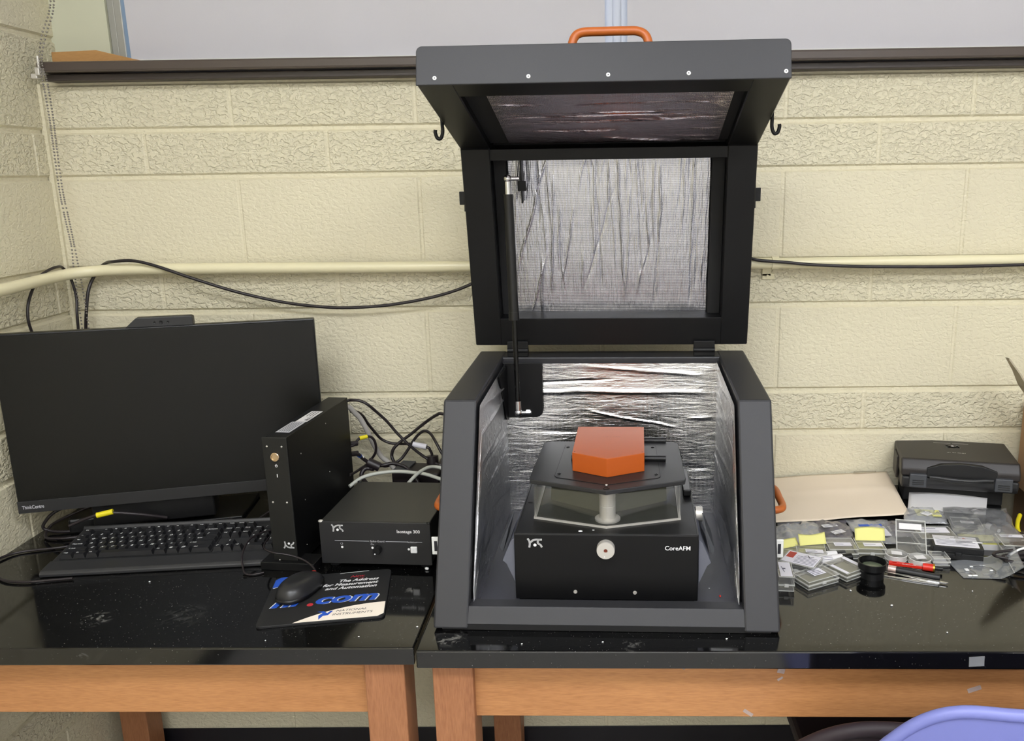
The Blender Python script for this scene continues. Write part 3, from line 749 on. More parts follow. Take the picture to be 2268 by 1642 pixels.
# cover plate
cp = [(-.1365, .080), (0, .0265), (.1365, .080), (.1385, .093), (.1335, .292), (.12, .300), (.062, .300), (.062, .292), (-.062, .292), (-.062, .300), (-.12, .300), (-.1335, .292), (-.1385, .093)]
cov = build('cover_plate', MB().prism(cp, .1885, .1965, 'z', .0012), M_satin, AFM)
ip = [(-.094, .098), (-.090, .090), (0, .0535), (.090, .090), (.094, .098), (.089, .272), (-.089, .272)]
build('inset_panel', MB().prism(ip, .1965, .1972, 'z'), M_satin, cov)
mb = MB(); mb.stroke(ip+[ip[0]], .0010, TOP(0, 0, .19735)); build('panel_groove', mb, M_inkb, cov)
for x, y in ((-.083, .262), (.083, .262), (-.087, .108), (.087, .108)):
    build('screw', MB().lathe([(.0032, 0), (.0032, .0014), (.0012, .0014), (.0011, .0003)], 16, T=TOP(x, y, .1973)), M_blkplastic, cov)
build('centre_screw', MB().lathe([(.0025, 0), (.0020, .0015)], 14, T=TOP(0, .052, .1973)), M_alu2, cov)
build('level_ring', MB().lathe([(.0058, 0), (.0058, .0012), (.0040, .0012), (.0038, .0002)], 24, T=TOP(0, .038, .1965)), M_blkplastic, cov)
build('hinge_bar', MB().cyl((-.072, .300, .1985), (.110, .300, .1985), .0068, 18), M_blkplastic, AFM)
build('cross_bar', MB().cyl((-.070, .182, .2015), (.106, .182, .2015), .0062, 18), M_blkplastic, AFM)
# orange head
hp = [(-.064, .123), (0, .089), (.066, .123), (.066, .285), (-.064, .285)]
head = build('scan_head_cover', MB().prism(hp, .1975, .232, 'z', .0008), M_orange, AFM)
mb = MB()
rl = random.Random(9)
def scribble(mb, x0, x1, y, h, T, mi=0, wd=.0008):
    # unreadably small lettering: a run of short strokes
    x = x0
    while x < x1:
        a = rl.uniform(.5, 1)*h; mb.stroke([(x, y), (x+h*.1, y+a)], wd, T, mi)
        if rl.random() < .6: mb.stroke([(x, y+a*.5), (x+h*.45, y+a*.5)], wd*.8, T, mi)
        x += h*rl.choice((.55, .6, .7, 1.1))
scribble(mb, -.016, .020, .260, .006, TOP(0, 0, .2323)); scribble(mb, -.012, .020, .216, .005, TOP(0, 0, .2323))
build('embossed_lettering', mb, mat('orange_engraved', srgb(150, 74, 36), .5), head)
for x, y in ((-.060, .129), (.062, .129), (-.060, .281), (.062, .281)): mbx = build('head_screw', MB().disc((x, y), .0012, TOP(0, 0, .23225)), M_inkb, head)
# column under the head
mb = MB().lathe([(.0225, 0), (.0225, .0028), (.0205, .0034), (.0142, .0040), (.0142, .0270), (.0136, .0275), (.0136, .0285), (.0142, .029), (.0142, .060)], 36, T=TOP(.001, .066, .1285), smooth=False)
build('sample_column', mb, M_alu2, AFM)
build('column_collar', MB().lathe([(.034, 0), (.034, .004)], 36, T=TOP(.001, .074, .1842)), M_alu2, AFM)
build('side_module', MB().box(.139, .1535, .175, .298, .1295, .142, .002), M_blkplastic, AFM)
mb = MB()
for x, y in ((-.145, .143), (.145, .155)): mb.box(x-.004, x+.004, y-.001, y+.001, .1283, .1289)
build('deck_slot', mb, M_inkb, body)

# ------------------------------------------------------------------ controller tower
TW = thing('controller_tower', 'slim upright black metal controller box between the monitor and the low box', 'controller', (-.6075, -.43, .76), R(-6.2))
build('case', MB().box(-.022, .022, 0, .290, .004, .264, .0012), M_blk, TW)
build('front_panel', MB().box(-.0265, .0225, -.004, 0, .010, .264, .0015), mat('panel_black', srgb(26, 26, 24), .5, spec=.35), TW)
build('stand_foot', MB().box(-.048, .060, -.016, .030, .0, .016, .001).box(-.046, -.026, .030, .05, .0, .012), M_blkplastic, TW)
mb = MB(); mb.box(.030, .058, -.014, -.006, .016, .017)
TF = frame((-.002, -.0042, .226), (1, 0, 0), (0, 0, 1))
build('power_button', MB().lathe([(.0088, 0), (.0088, .003), (.0078, .004), (.0060, .004), (.0056, .0026), (0.0002, .0026)], 32, T=TF), M_gold, TW)
mb = MB(); T2 = FRONT(-.002, -.0043, .208)
ring = [(.0022*math.cos(PI/2+.5+(2*PI-1)*k/16), .0022*math.sin(PI/2+.5+(2*PI-1)*k/16)) for k in range(17)]
mb.stroke(ring, .0010, T2); mb.stroke([(0, .0005), (0, .003)], .0010, T2); mb.stroke([(0, -.0225), (0, -.0165)], .0014, T2)
logo(mb, FRONT(.008, -.0043, .048), .0175, 0, True)
build('front_marking', mb, M_white, TW)
for x, z_ in ((-.017, .246), (.012, .246), (-.016, .135), (.012, .135), (-.014, .016)):
    build('screw', MB().ball((x, -.0042, z_), .0022, sub=1, sc=(1, .5, 1)), M_alu2, TW)
for y, z_ in ((.05, .215), (.17, .24), (.05, .12), (.17, .135), (.04, .03)):
    build('side_screw', MB().ball((.0222, y, z_), .0014, sub=1, sc=(.5, 1, 1)), M_alu2, TW)
mb = MB()
mb.box(-.014, .014, .028, .098, .264, .2643, mi=0); mb.box(-.008, .016, .10, .175, .264, .2643, mi=1)
for k in range(5): mb.box(-.010+k*.0045, -.0088+k*.0045, .034, .092, .2643, .2645, mi=2)
scribble(mb, 0, .028, -.008, .010, TOP(.006, .108, .2646, PI/2), 2, .0018)
for k in range(3): mb.box(-.003+k*.006, -.0015+k*.006, .138, .17, .2643, .2645, mi=2)
build('serial_label', mb, [M_greyprint, M_paper, M_inkb], TW)
for z_, c in ((.156, 0), (.132, 1)): build('rear_plug', MB().cyl((.012, .290, z_), (.030, .306, z_-.002), .006, 12), M_cable, TW)

# ------------------------------------------------------------------ isolation controller
IS = thing('isolation_controller', 'low wide black controller box with knob and white square button', 'controller', (-.431, -.441, .76), R(-4.0))
build('case', MB().box(-.106, .106, .002, .215, .012, .0965, .0015), mat('box_black', srgb(44, 44, 42), .42), IS)
fp = build('front_panel', MB().box(-.108, .108, -.003, .002, .011, .097, .001), M_satin, IS)
for x in (-.09, .09):
    for y in (.02, .19): build('foot', MB().lathe([(.010, 0), (.011, .012)], 18, T=TOP(x, y, 0)), M_foam, IS)
for x in (-.105, .105): build('corner_cap', MB().ball((x, .0, .0965), .0042, sub=2, sc=(1.2, 1, .7)), M_alu2 if x < 0 else M_blkplastic, IS)
build('corner_cap', MB().ball((-.102, .212, .0965), .0042, sub=2, sc=(1.2, 1, .7)), M_blkplastic, IS)
mb = MB(); y0 = -.0034
logo(mb, FRONT(-.0715, y0, .084), .0185)
mb.text('Isostage 300', .0090, FRONT(.088, y0, .0765), 0, align='RIGHT', offs=.012)
for a, b in ((-.079, -.012), (.0205, .063), (.080, .091)): mb.stroke([(a, 0), (b, 0)], .0009, FRONT(0, y0, .0585), 1)
mb.text('Spike-Guard', .0056, FRONT(.004, y0, .0568), 1); mb.text('Isolation', .0052, FRONT(.0715, y0, .0566), 1)
mb.text('On', .0050, FRONT(-.006, y0, .0505), 1)
for x, z_ in ((-.0655, .0455), (-.0062, .0450), (.0645, .0435)): mb.disc((0, 0), .0023, FRONT(x, y0, z_), 0, 14)
ring = [(.0020*math.cos(PI/2+.5+(2*PI-1)*k/14), .0020*math.sin(PI/2+.5+(2*PI-1)*k/14)) for k in range(15)]
mb.stroke(ring, .0007, FRONT(-.0660, y0, .0525), 1)
build('front_marking', mb, [M_white, M_greyprint], fp)
build('knob', MB().lathe([(.0082, 0), (.0076, .010), (.0068, .0115), (.0002, .0118)], 30, T=frame((.0045, -.003, .0425), (1, 0, 0), (0, 0, 1))), M_blkplastic, IS)
build('knob_dot', MB().disc((0, 0), .0014, FRONT(.0018, -.0152, .0375), 0, 12), M_white, fp)
build('push_button', MB().box(.0685, .0815, -.0075, -.003, .0370, .0500, .0018).text('▪', .004, FRONT(.075, -.0077, .043), 1), [M_white, M_greyprint], IS)

# ------------------------------------------------------------------ monitor
MA = R(14.56)
MO = thing('desktop_monitor', 'large black flat monitor standing in the corner at the left', 'monitor', (-1.193, -.325, .76), MA)
W_, H0, H1 = .6085, .072, .444
build('housing', MB().box(0, W_, .002, .022, H0, H1, .002).box(.14, .46, .022, .045, H0+.06, H1-.05, .010), M_blkplastic, MO)
build('screen', MB().box(.003, W_-.003, -.0003, .002, H0+.026, H1-.003), M_screen, MO)
bz = build('bottom_bezel', MB().box(0, W_, -.0012, .003, H0, H0+.0255, .0006), M_satin, MO)
build('lettering', MB().text('ThinkCentre', .0105, FRONT(.008, -.0015, H0+.009), align='LEFT', offs=.012, sx=.74), M_greyprint, bz)
wc = build('webcam', MB().prism([(.244, H1), (.266, H1+.0195), (.368, H1+.0195), (.372, H1+.017), (.372, H1)], .0, .020, 'y', .0015), M_satin, MO)
for x, r_ in ((.300, .0024), (.312, .0038), (.325, .0024)): build('lens', MB().lathe([(r_, 0), (r_*.8, .001), (.0002, .0004)], 18, T=frame((x, .0, H1+.0085), (1, 0, 0), (0, 0, 1))), M_blkplastic, wc)
build('stand_neck', MB().prism([(.052, .008), (.075, .008), (.055, .28), (.045, .28)], .255, .355, 'x', .003), M_blkplastic, MO)
build('stand_base', MB().prism([(.18, .03), (.42, .03), (.44, .17), (.16, .17)], 0, .008, 'z', .002), M_blkplastic, MO)
build('lower_module', MB().box(.13, .37, .012, .070, .022, .071, .003), M_blkplastic, MO)

# ------------------------------------------------------------------ keyboard
KA = math.atan2(.047, .441)
KB = thing('computer_keyboard', 'full-size black keyboard lying below the monitor', 'keyboard', (-1.070, -.470, .76), KA)
KW, KD = .4435, .190
prof = [(0, .001), (0, .007), (.006, .0115), (.045, .0135), (.052, .011), (KD-.008, .020), (KD-.004, .026), (KD, .026), (KD, .001)]
mb = MB().prism(prof, 0, KW, 'x', .0015, 2)
kbody = build('keyboard_body', mb, mat('keyboard_shell', srgb(46, 46, 47), .42, bump=.1, bscale=500), KB)
KP = .0190
build('key_gap_shade', MB().box(.0125, .301, .0535, .1725, 0, .0012, T=Matrix.Translation((0, -.0004, .0108-.0535*math.tan(math.atan2(.009, .13))+.0005)) @ Matrix.Rotation(math.atan2(.009, .13), 4, 'X')), M_foam, KB)  # dark sheet added under the keys to deepen the shade between them
slope = math.atan2(.009, .13)
M_key = mat('key_cap', srgb(34, 34, 36), .4)
def key(x, y, wu, leg, row, long=False, hu=1):
    w = wu*KP-.0010; d = hu*KP-.0014; h = .0098
    zb = .0112+(y-.052)*math.tan(slope)*1.0
    mb = MB(); t_ = .0030
    b = [(0, 0), (w, 0), (w, d), (0, d)]; t2 = [(t_, .0016), (w-t_, .0016), (w-t_, d-.0042), (t_, d-.0042)]
    vs = [(a, c, 0) for a, c in b]+[(a, c, h) for a, c in t2]
    mb.add(vs, [[3, 2, 1, 0], [4, 5, 6, 7], [0, 1, 5, 4], [1, 2, 6, 5], [2, 3, 7, 6], [3, 0, 4, 7]])
    if leg:
        sz = .0068 if len(leg) == 1 else .0044
        mb.text(leg, sz, TOP(t_+.0012, d*.42, h+.0002), 1, align='LEFT', shear=.3 if len(leg) == 1 else 0, offs=.03)
    o = build('key', mb, [M_key, M_white], KB)
    o.location = (x, y, zb); o.rotation_euler = (slope, 0, 0)
    return o
X0 = .014; Y0 = .0545
R5 = [('Ctrl', 1.25), ('Fn', 1.25), ('Alt', 1.25), ('', 5.5), ('Alt', 1.25), ('⊞', 1.25), ('▤', 1.25), ('Ctrl', 2.0)]
R4 = [('⇧ Shift', 2.25)]+[(c, 1) for c in 'ZXCVBNM']+[('<', 1), ('>', 1), ('?', 1)]+[('⇧ Shift', 2.75)]
R3 = [('Caps Lock', 1.75)]+[(c, 1) for c in 'ASDFGHJKL']+[(':', 1), ('"', 1)]+[('Enter', 2.25)]
R2 = [('Tab', 1.5)]+[(c, 1) for c in 'QWERTYUIOP']+[('{', 1), ('}', 1), ('|', 1.5)]
R1 = [('~', 1)]+[(c, 1) for c in '1234567890']+[('-', 1), ('=', 1), ('← Backspace', 2)]
for ri, rowk in enumerate((R5, R4, R3, R2, R1)):
    x = X0
    for leg, wu in rowk:
        key(x, Y0+ri*KP*.96, wu, leg, ri); x += wu*KP
yF = Y0+5.25*KP*.96
x = X0; key(x, yF, 1, 'Esc', 5); x += 2*KP
for g in range(3):
    for k in range(4): key(x, yF, 1, 'F%d' % (g*4+k+1), 5); x += KP
    x += .5*KP
XN = X0+15.2*KP
for k, l in enumerate(('Home', 'End', 'PgUp')): key(XN+k*KP, Y0+4*KP*.96, 1, l, 4)
for k, l in enumerate(('Del', 'Ins', 'PgDn')): key(XN+k*KP, Y0+3*KP*.96, 1, l, 3)
for k, l in enumerate(('PrtSc', 'ScrLk', 'Pause')): key(XN+k*KP, yF, 1, l, 5)
key(XN+KP, Y0+1*KP*.96, 1, '↑', 1)
for k, l in enumerate('←↓→'): key(XN+k*KP, Y0, 1, l, 0)
XP = XN+3.2*KP
for r_, ls in enumerate((None, '123', '456', '789')):
    if ls:
        for k, l in enumerate(ls): key(XP+k*KP, Y0+r_*KP*.96, 1, l, r_)
key(XP, Y0, 2, '0', 0); key(XP+2*KP, Y0, 1, '.', 0)
for k, l in enumerate(('Num', '/', '*')): key(XP+k*KP, Y0+4*KP*.96, 1, l, 4)

# ------------------------------------------------------------------ mouse pad and mouse
pc = [Vector(p) for p in ((-.578, -.662), (-.373, -.636), (-.408, -.459), (-.621, -.469))]
# pad frame: origin bottom-left, x to the bottom-right
PA = R(9.5)
PD = thing('mouse_pad', 'printed black, blue and cream mouse pad under the mouse', 'mouse pad', (-.5815, -.664, .76), PA)
PWd, PHt = .212, .182
def rr(w, h, r, n=5):
    o = []
    for cx, cy, a0 in ((w-r, r, -PI/2), (w-r, h-r, 0), (r, h-r, PI/2), (r, r, PI)):
        for k in range(n+1): a = a0+PI/2*k/n; o.append((cx+r*math.cos(a), cy+r*math.sin(a)))
    return o
SK = -.10   # the pad is sheared slightly: keep a true rectangle, rotate the text only
pad = build('pad_base', MB().prism(rr(PWd, PHt, .010), 0, .0045, 'z', .0008), [M_padblk], PD)
mb = MB(); zt = .0047
TP = TOP(0, 0, zt)
crm = [(PWd-.002, .002+.008), (PWd-.002, .052)]
for k in range(13): u = k/12; crm.append((PWd-.002-u*.150, .052-.050*(u**2.2)))
crm = [(PWd-.012, .0015)]+crm
mb.add([(a, b, zt) for a, b in crm], [list(range(len(crm)))], 0)
for s_ in (1,):
    bl = [(.002, PHt-.012), (.010, PHt-.002), (.066, PHt-.002)]
    for k in range(9): u = k/8; bl.append((.066-.064*u, PHt-.004-.040*(u**.7)))
    mb.add([(a, b, zt) for a, b in bl], [list(range(len(bl)))[::-1]], 1)
mb.stroke([(.118, PHt-.005), (.130, PHt-.0035), (.170, PHt-.0015)], .0016, TP, 2)
mb.stroke([(.004, PHt-.045), (.02, PHt-.034), (.036, PHt-.026)], .0018, TP, 2)
for i, (tx, yy) in enumerate((('The Address', .141), ('for Measurement', .127), ('and Automation', .113))):
    mb.text(tx, .0142, TOP(PWd-.022-i*.0005, yy, zt+.0001), 2, align='RIGHT', shear=.35, offs=.025, sx=.98)
mb.text('New', .0125, TOP(.150, .157, zt+.0001, R(4)), 3, shear=.5, offs=.004)
mb.stroke([(.152, .154), (.158, .151), (.164, .156)], .0009, TP, 3)
# big web address: white shadow under blue letters
for dx, mi_, dz in ((-.0022, 2, 0), (0, 1, .0002)):
    mb.text('ni', .047, TOP(.012+dx, .062, zt+.0001+dz), mi_, align='LEFT', shear=.28, offs=.035, sx=1.35)
    mb.text('com', .047, TOP(PWd-.020+dx*-1, .063, zt+.0001+dz), mi_, align='RIGHT', shear=.28, offs=.035, sx=1.3)
mb.disc((.080, .062), .0055, TP, 3, 18, .0003)
mb.text('NATIONAL', .0094, TOP(.1275, .0285, zt+.0002), 4, align='LEFT', shear=.25, sx=1.1)
mb.text('INSTRUMENTS', .0094, TOP(.1225, .0165, zt+.0002), 4, align='LEFT', shear=.25, sx=1.1)
# eagle-like angular mark
e = [(.096, .034), (.108, .034), (.114, .026), (.118, .033), (.123, .033), (.116, .019), (.108, .018), (.102, .006), (.100, .020), (.106, .028)]
mb.add([(a, b, zt+.0002) for a, b in e], [[0, 1, 9], [1, 2, 6, 9], [2, 3, 4, 5], [2, 5, 6], [9, 6, 8], [8, 6, 7]], 1)
build('printed_design', mb, [M_padcream, M_navy, M_white, mat('pad_red', srgb(190, 50, 60), .5), M_inkb], pad)
# mouse
MS = thing('computer_mouse', 'black wired mouse resting on the printed mouse pad', 'mouse', (-.5465, -.540, .7648), R(-14))
def mouse_shell(u, v, sx, sy, h, z0):
    a = 2*PI*u; f = v*PI/2
    ex = abs(math.cos(a))**.85*(1 if math.cos(a) >= 0 else -1); ey = abs(math.sin(a))**.85*(1 if math.sin(a) >= 0 else -1)
    rr_ = math.cos(f)**.55
    y = sy*ey*rr_
    hh = h*(1-.22*(y/sy))
    return (sx*ex*rr_, y, z0+hh*math.sin(f))
vs = []; fs = []; NU, NV = 40, 12
for j in range(NV+1):
    for i in range(NU): vs.append(mouse_shell(i/NU, j/NV, .0315, .0530, .0235, .006))
for j in range(NV):
    for i in range(NU): fs.append([j*NU+i, j*NU+(i+1) % NU, (j+1)*NU+(i+1) % NU, (j+1)*NU+i])
build('upper_shell', MB().add(vs, fs, 0, None, True), mat('mouse_black', srgb(38, 38, 39), .33), MS)
vs = []
for r_, z_ in ((.92, 0.0), (1.0, .003), (1.0, .0075), (.97, .009)):
    for i in range(NU):
        p = mouse_shell(i/NU, 0, .0315*r_, .0560*r_, 0, z_); vs.append(p)
fs = [[j*NU+i, j*NU+(i+1) % NU, (j+1)*NU+(i+1) % NU, (j+1)*NU+i] for j in range(3) for i in range(NU)]
build('lower_shell', MB().add(vs, fs, 0, None, True).add(vs[:NU], [list(range(NU))[::-1]]), M_blkplastic, MS)
build('scroll_wheel', MB().cyl((-.004, .0475, .0125), (.001, .0475, .0125), .0055, 20), M_ledred, MS)
cord_w = [(-.5345, -.489, .7725), (-.538, -.480, .776), (-.549, -.468, .781), (-.565, -.458, .787), (-.583, -.453, .792), (-.604, -.452, .797), (-.625, -.452, .8005), (-.645, -.440, .802), (-.656, -.415, .801), (-.66, -.38, .800)]
MSi = (Matrix.Translation((-.5465, -.540, .7648)) @ Matrix.Rotation(R(-14), 4, 'Z')).inverted()
build('cord', MB().tube([MSi @ Vector(p) for p in cord_w], .0018, 8), M_cable, MS)

# cable over keyboard
tag(build('thin_cable', MB().tube([(-.672, -.335, .797), (-.690, -.355, .797), (-.700, -.385, .795), (-.697, -.425, .785), (-.690, -.445, .770), (-.678, -.462, .7625), (-.662, -.466, .7625), (-.645, -.458, .7625)], .0018, 8), M_cable), 'thin black cable looping over the right end of the keyboard', 'cable')

# ------------------------------------------------------------------ cables
def cable(pts, r, m, label, parts=()):
    mb = MB().tube(pts, r, 10)
    if not parts:
        return tag(build('cable', mb, m), label, 'cable')
    t = thing('cable', label, 'cable'); build('cord', mb, m, t)
    for nm, a, b, rr_, mm in parts: build(nm, MB().cyl(a, b, rr_, 16), mm, t)
    return t
cable([(-1.172, -.052, 1.10), (-1.174, -.04, 1.158), (-1.166, -.04, 1.205), (-1.159, -.03, 1.255), (-1.147, -.014, 1.289), (-1.125, -.012, 1.31), (-1.084, -.048, 1.318), (-1.04, -.052, 1.32), (-.991, -.053, 1.309), (-.916, -.05, 1.281), (-.822, -.04, 1.247), (-.726, -.03, 1.221), (-.644, -.03, 1.209), (-.572, -.03, 1.205), (-.479, -.03, 1.21), (-.386, -.03, 1.225), (-.323, -.03, 1.242), (-.276, -.03, 1.261), (-.23, -.025, 1.284), (-.178, -.02, 1.320), (-.025, -.02, 1.342), (.176, -.02, 1.335), (.297, -.03, 1.318), (.35, -.05, 1.304), (.414, -.052, 1.298), (.473, -.053, 1.292), (.572, -.053, 1.287), (.672, -.053, 1.285), (.771, -.053, 1.284), (.872, -.053, 1.285), (.94, -.053, 1.286), (1.1, -.053, 1.287)], .0036, M_cable, 'black cable draped along the wall pipe and sagging behind the lid')
cable([(-1.196, -.17, 1.13), (-1.198, -.18, 1.163), (-1.2, -.19, 1.205), (-1.2, -.185, 1.238), (-1.2, -.165, 1.268), (-1.195, -.14, 1.296), (-1.19, -.115, 1.3075), (-1.186, -.09, 1.312), (-1.192, -.062, 1.308), (-1.187, -.05, 1.288), (-1.181, -.05, 1.268), (-1.178, -.05, 1.237), (-1.176, -.06, 1.198), (-1.181, -.06, 1.12)], .0030, M_cable, 'black cable looped over the pipe in the left corner')
cable([(-.580, -.13, .995), (-.569, -.1, 1.004), (-.555, -.1, 1.006), (-.54, -.1, 1.004), (-.524, -.1, .996), (-.508, -.09, .976), (-.488, -.08, .95), (-.468, -.074, .92), (-.443, -.074, .892), (-.419, -.07, .868), (-.397, -.07, .852), (-.366, -.08, .839), (-.339, -.1, .839), (-.30, -.1, .835)], .0033, M_cable, 'highest black cable arching down from the slim tower top')
cable([(-.558, -.115, .983), (-.548, -.1, .978), (-.541, -.083, .964), (-.536, -.067, .942), (-.525, -.052, .916), (-.514, -.042, .896), (-.494, -.04, .885), (-.473, -.04, .883), (-.445, -.048, .885), (-.435, -.058, .887), (-.403, -.062, .881), (-.396, -.062, .873), (-.392, -.062, .855), (-.392, -.07, .80)], .0033, M_cable, 'black cable with a white paper tag and a black plug',
      [('paper_tag', (-.436, -.058, .887), (-.404, -.062, .8815), .0065, M_label), ('plug', (-.392, -.062, .860), (-.390, -.07, .815), .014, M_cable)])
cable([(-.575, -.13, 1.0), (-.559, -.125, .997), (-.551, -.115, .982), (-.542, -.104, .965), (-.534, -.096, .942), (-.528, -.088, .919), (-.519, -.078, .887), (-.508, -.070, .861), (-.493, -.066, .846), (-.485, -.066, .835), (-.472, -.08, .822), (-.46, -.1, .79)], .0058, M_gcable, 'thick pale grey cable behind the slim tower')
cable([(-.31, -.10, .960), (-.358, -.09, .969), (-.372, -.08, .964), (-.395, -.056, .946), (-.417, -.05, .929), (-.443, -.048, .908), (-.466, -.052, .892), (-.482, -.056, .877), (-.488, -.056, .86), (-.483, -.062, .848), (-.471, -.072, .838), (-.451, -.085, .83), (-.43, -.1, .829), (-.403, -.12, .83), (-.36, -.13, .82)], .0038, M_cable, 'black cable crossing in a long S from the enclosure side')
cable([(-.345, -.10, .850), (-.357, -.09, .863), (-.368, -.08, .876), (-.383, -.066, .898), (-.397, -.046, .909), (-.411, -.04, .914), (-.426, -.038, .905), (-.438, -.038, .891), (-.451, -.042, .871), (-.468, -.048, .849), (-.485, -.06, .84), (-.501, -.072, .839), (-.509, -.085, .847)], .0034, M_cable, 'black cable forming the tall hump beside the enclosure')
cable([(-.562, -.15, .910), (-.549, -.138, .913), (-.547, -.132, .917), (-.539, -.122, .924), (-.525, -.112, .924), (-.516, -.106, .918), (-.512, -.1, .903), (-.514, -.095, .883), (-.524, -.09, .866), (-.535, -.1, .854), (-.545, -.12, .85), (-.553, -.14, .848), (-.556, -.165, .852)], .0030, M_cable, 'short black cable with yellow tape at the tower back',
      [('yellow_tape', (-.541, -.123, .923), (-.526, -.113, .9245), .0045, M_yelt)])
cable([(-.556, -.145, .893), (-.545, -.133, .889), (-.538, -.12, .875), (-.528, -.113, .863), (-.516, -.112, .855), (-.504, -.112, .854), (-.49, -.112, .856), (-.474, -.108, .858), (-.449, -.112, .853), (-.433, -.12, .844), (-.417, -.14, .835), (-.405, -.15, .82)], .0042, M_cable, 'black cable with blue-banded plug and fat ferrite cylinder',
      [('ferrite_core', (-.5285, -.113, .864), (-.503, -.113, .851), .0105, M_cable), ('banded_plug', (-.549, -.134, .892), (-.538, -.12, .877), .0042, M_white), ('blue_band', (-.5455, -.130, .8875), (-.5415, -.1255, .882), .0048, M_navy)])
cable([(-.516, -.118, .848), (-.526, -.115, .849), (-.535, -.118, .849), (-.541, -.124, .842), (-.539, -.132, .833), (-.523, -.15, .822), (-.51, -.17, .80)], .0048, M_cable, 'thick black cable curling down under the ferrite')
cable([(-.548, -.20, .838), (-.536, -.185, .845), (-.524, -.175, .850), (-.504, -.165, .853), (-.477, -.155, .854), (-.448, -.152, .854), (-.416, -.16, .854), (-.385, -.17, .853), (-.351, -.18, .845), (-.325, -.18, .836)], .0040, M_lgcable, 'light grey cable arching long and low behind the low box')
cable([(-.425, -.19, .836), (-.417, -.19, .845), (-.41, -.185, .852), (-.399, -.17, .859), (-.385, -.15, .862), (-.37, -.14, .860), (-.355, -.14, .856), (-.335, -.14, .848)], .0040, M_lgcable, 'light grey cable rising in a short arch next to the enclosure')
t = thing('power_adapter', 'black power adapter lying behind the low box', 'power adapter', (-.415, -.098, .76), R(-8))
build('adapter_body', MB().box(-.055, .055, -.035, .035, 0, .084, .004), M_cable, t)
build('adapter_lid', MB().box(-.052, -.02, -.033, .033, .084, .088, .001), M_grey, t)
t = thing('power_plug', 'black plug block standing upright beside the enclosure', 'plug', (-.352, -.085, .76), 0)
build('plug_body', MB().box(-.022, .024, -.02, .03, 0, .095, .006), M_cable, t)
build('plug_tab', MB().box(-.002, .001, -.023, -.02, .075, .105, .0005), M_white_metal, t)
# under the monitor
cable([(-1.245+.04, -.40, .765), (-1.18, -.36, .7635), (-1.10, -.335, .7635), (-1.06, -.30, .7635)], .0024, M_cable, 'black cable entering left and running to the keyboard rear corner')
cable([(-1.20, -.475, .7635), (-1.16, -.468, .7635), (-1.12, -.487, .7635), (-1.08, -.492, .7635), (-1.04, -.485, .7635), (-1.00, -.478, .7635)], .0026, M_cable, 'black cable curling in front of the keyboard at the left edge')
cable([(-1.08, -.20, .835), (-1.128, -.24, .822), (-1.163, -.26, .809), (-1.183, -.265, .790), (-1.190, -.265, .776), (-1.180, -.262, .7675), (-1.15, -.262, .7645), (-1.10, -.25, .7645)], .0034, M_cable, 'black cable loop poking out below the monitor corner')
cable([(-1.05, -.22, .83), (-1.10, -.235, .812), (-1.15, -.25, .792), (-1.185, -.25, .772), (-1.170, -.29, .7645), (-1.132, -.297, .7645), (-1.09, -.285, .7645)], .0030, M_cable, 'second cable loop under the monitor left corner')
cable([(-1.10, -.315, .800), (-1.06, -.310, .816), (-1.02, -.302, .823), (-.97, -.28, .81), (-.93, -.25, .79)], .0034, M_cable, 'short cable with a bright yellow band under the monitor', [('yellow_tape', (-1.043, -.309, .8205), (-1.013, -.301, .8255), .0058, M_yelt)])
cable([(-.82, -.20, .766), (-.80, -.21, .764), (-.76, -.22, .766), (-.72, -.22, .790), (-.695, -.23, .805), (-.67, -.25, .80), (-.655, -.28, .785)], .0022, M_cable, 'thin black cable trailing from the stand to the slim tower')
t = thing('power_adapter', 'black adapter brick lying under the monitor left side', 'power adapter', (-1.095, -.225, .76), R(18))
build('adapter_body', MB().box(-.05, .05, -.03, .03, 0, .034, .005), M_blkplastic, t)

# ------------------------------------------------------------------ right-hand side: case, envelope, paper, cardboard
t = thing('tool_case', 'black plastic carrying case with two grey latches, lying against the wall', 'tool case', (.6715, -.140, .800), R(-12.5))
CW, CD = .242, .170
build('case_bottom', MB().prism([(.006, 0), (0, .012), (0, .028), (CD-.002, .028), (CD-.004, .0)], 0, CW, 'x', .004, 3), M_case_d, t)
lidc = build('case_lid', MB().prism([(.002, .029), (.002, .046), (.010, .058), (.016, .066), (CD-.004, .066), (CD-.002, .029)], -.002, CW+.002, 'x', .004, 3).prism([(.055, .004), (.115, .004), (.115, .055), (.055, .055)], -.006, -.001, 'x', .002), M_case, t)
hb = [(.055, .0435), (.062, .050), (.085, .058), (.122, .061), (.160, .058), (.184, .050), (.192, .0435)]
build('handle_recess', MB().prism([(.052, .030), (.196, .030), (.196, .050), (.165, .060), (.122, .063), (.082, .060), (.052, .050)], -.0012, .012, 'y', .001), mat('recess_black', srgb(18, 18, 19), .5), lidc)
build('carry_handle', MB().tube([(.058, -.002, .030), (.075, -.005, .0305), (.105, -.009, .0290), (.14, -.009, .0285), (.17, -.005, .0300), (.188, -.002, .030)], .0050, 12), M_case_d, t)
for x in (.016, .192):
    mb = MB().box(x, x+.036, -.0055, .004, .006, .036, .002)
    for k in range(3): mb.box(x+.006, x+.030, -.0068, -.0050, .012+k*.0045, .0135+k*.0045, mi=1)
    build('latch', mb, [M_grey, M_case_d], t)
mb = MB(); Tc = TOP(.122, .118, .0664, PI)
logo(mb, Tc, .024); scribble(mb, -.020, .020, -.003, .005, TOP(.122, .070, .0664, PI)); mb.stroke([(-.038, 0), (-.004, 0)], .0012, TOP(.122, .142, .0664, PI)); mb.stroke([(.001, 0), (.038, 0)], .0012, TOP(.122, .142, .0664, PI))
build('lid_marking', mb, M_white, lidc)
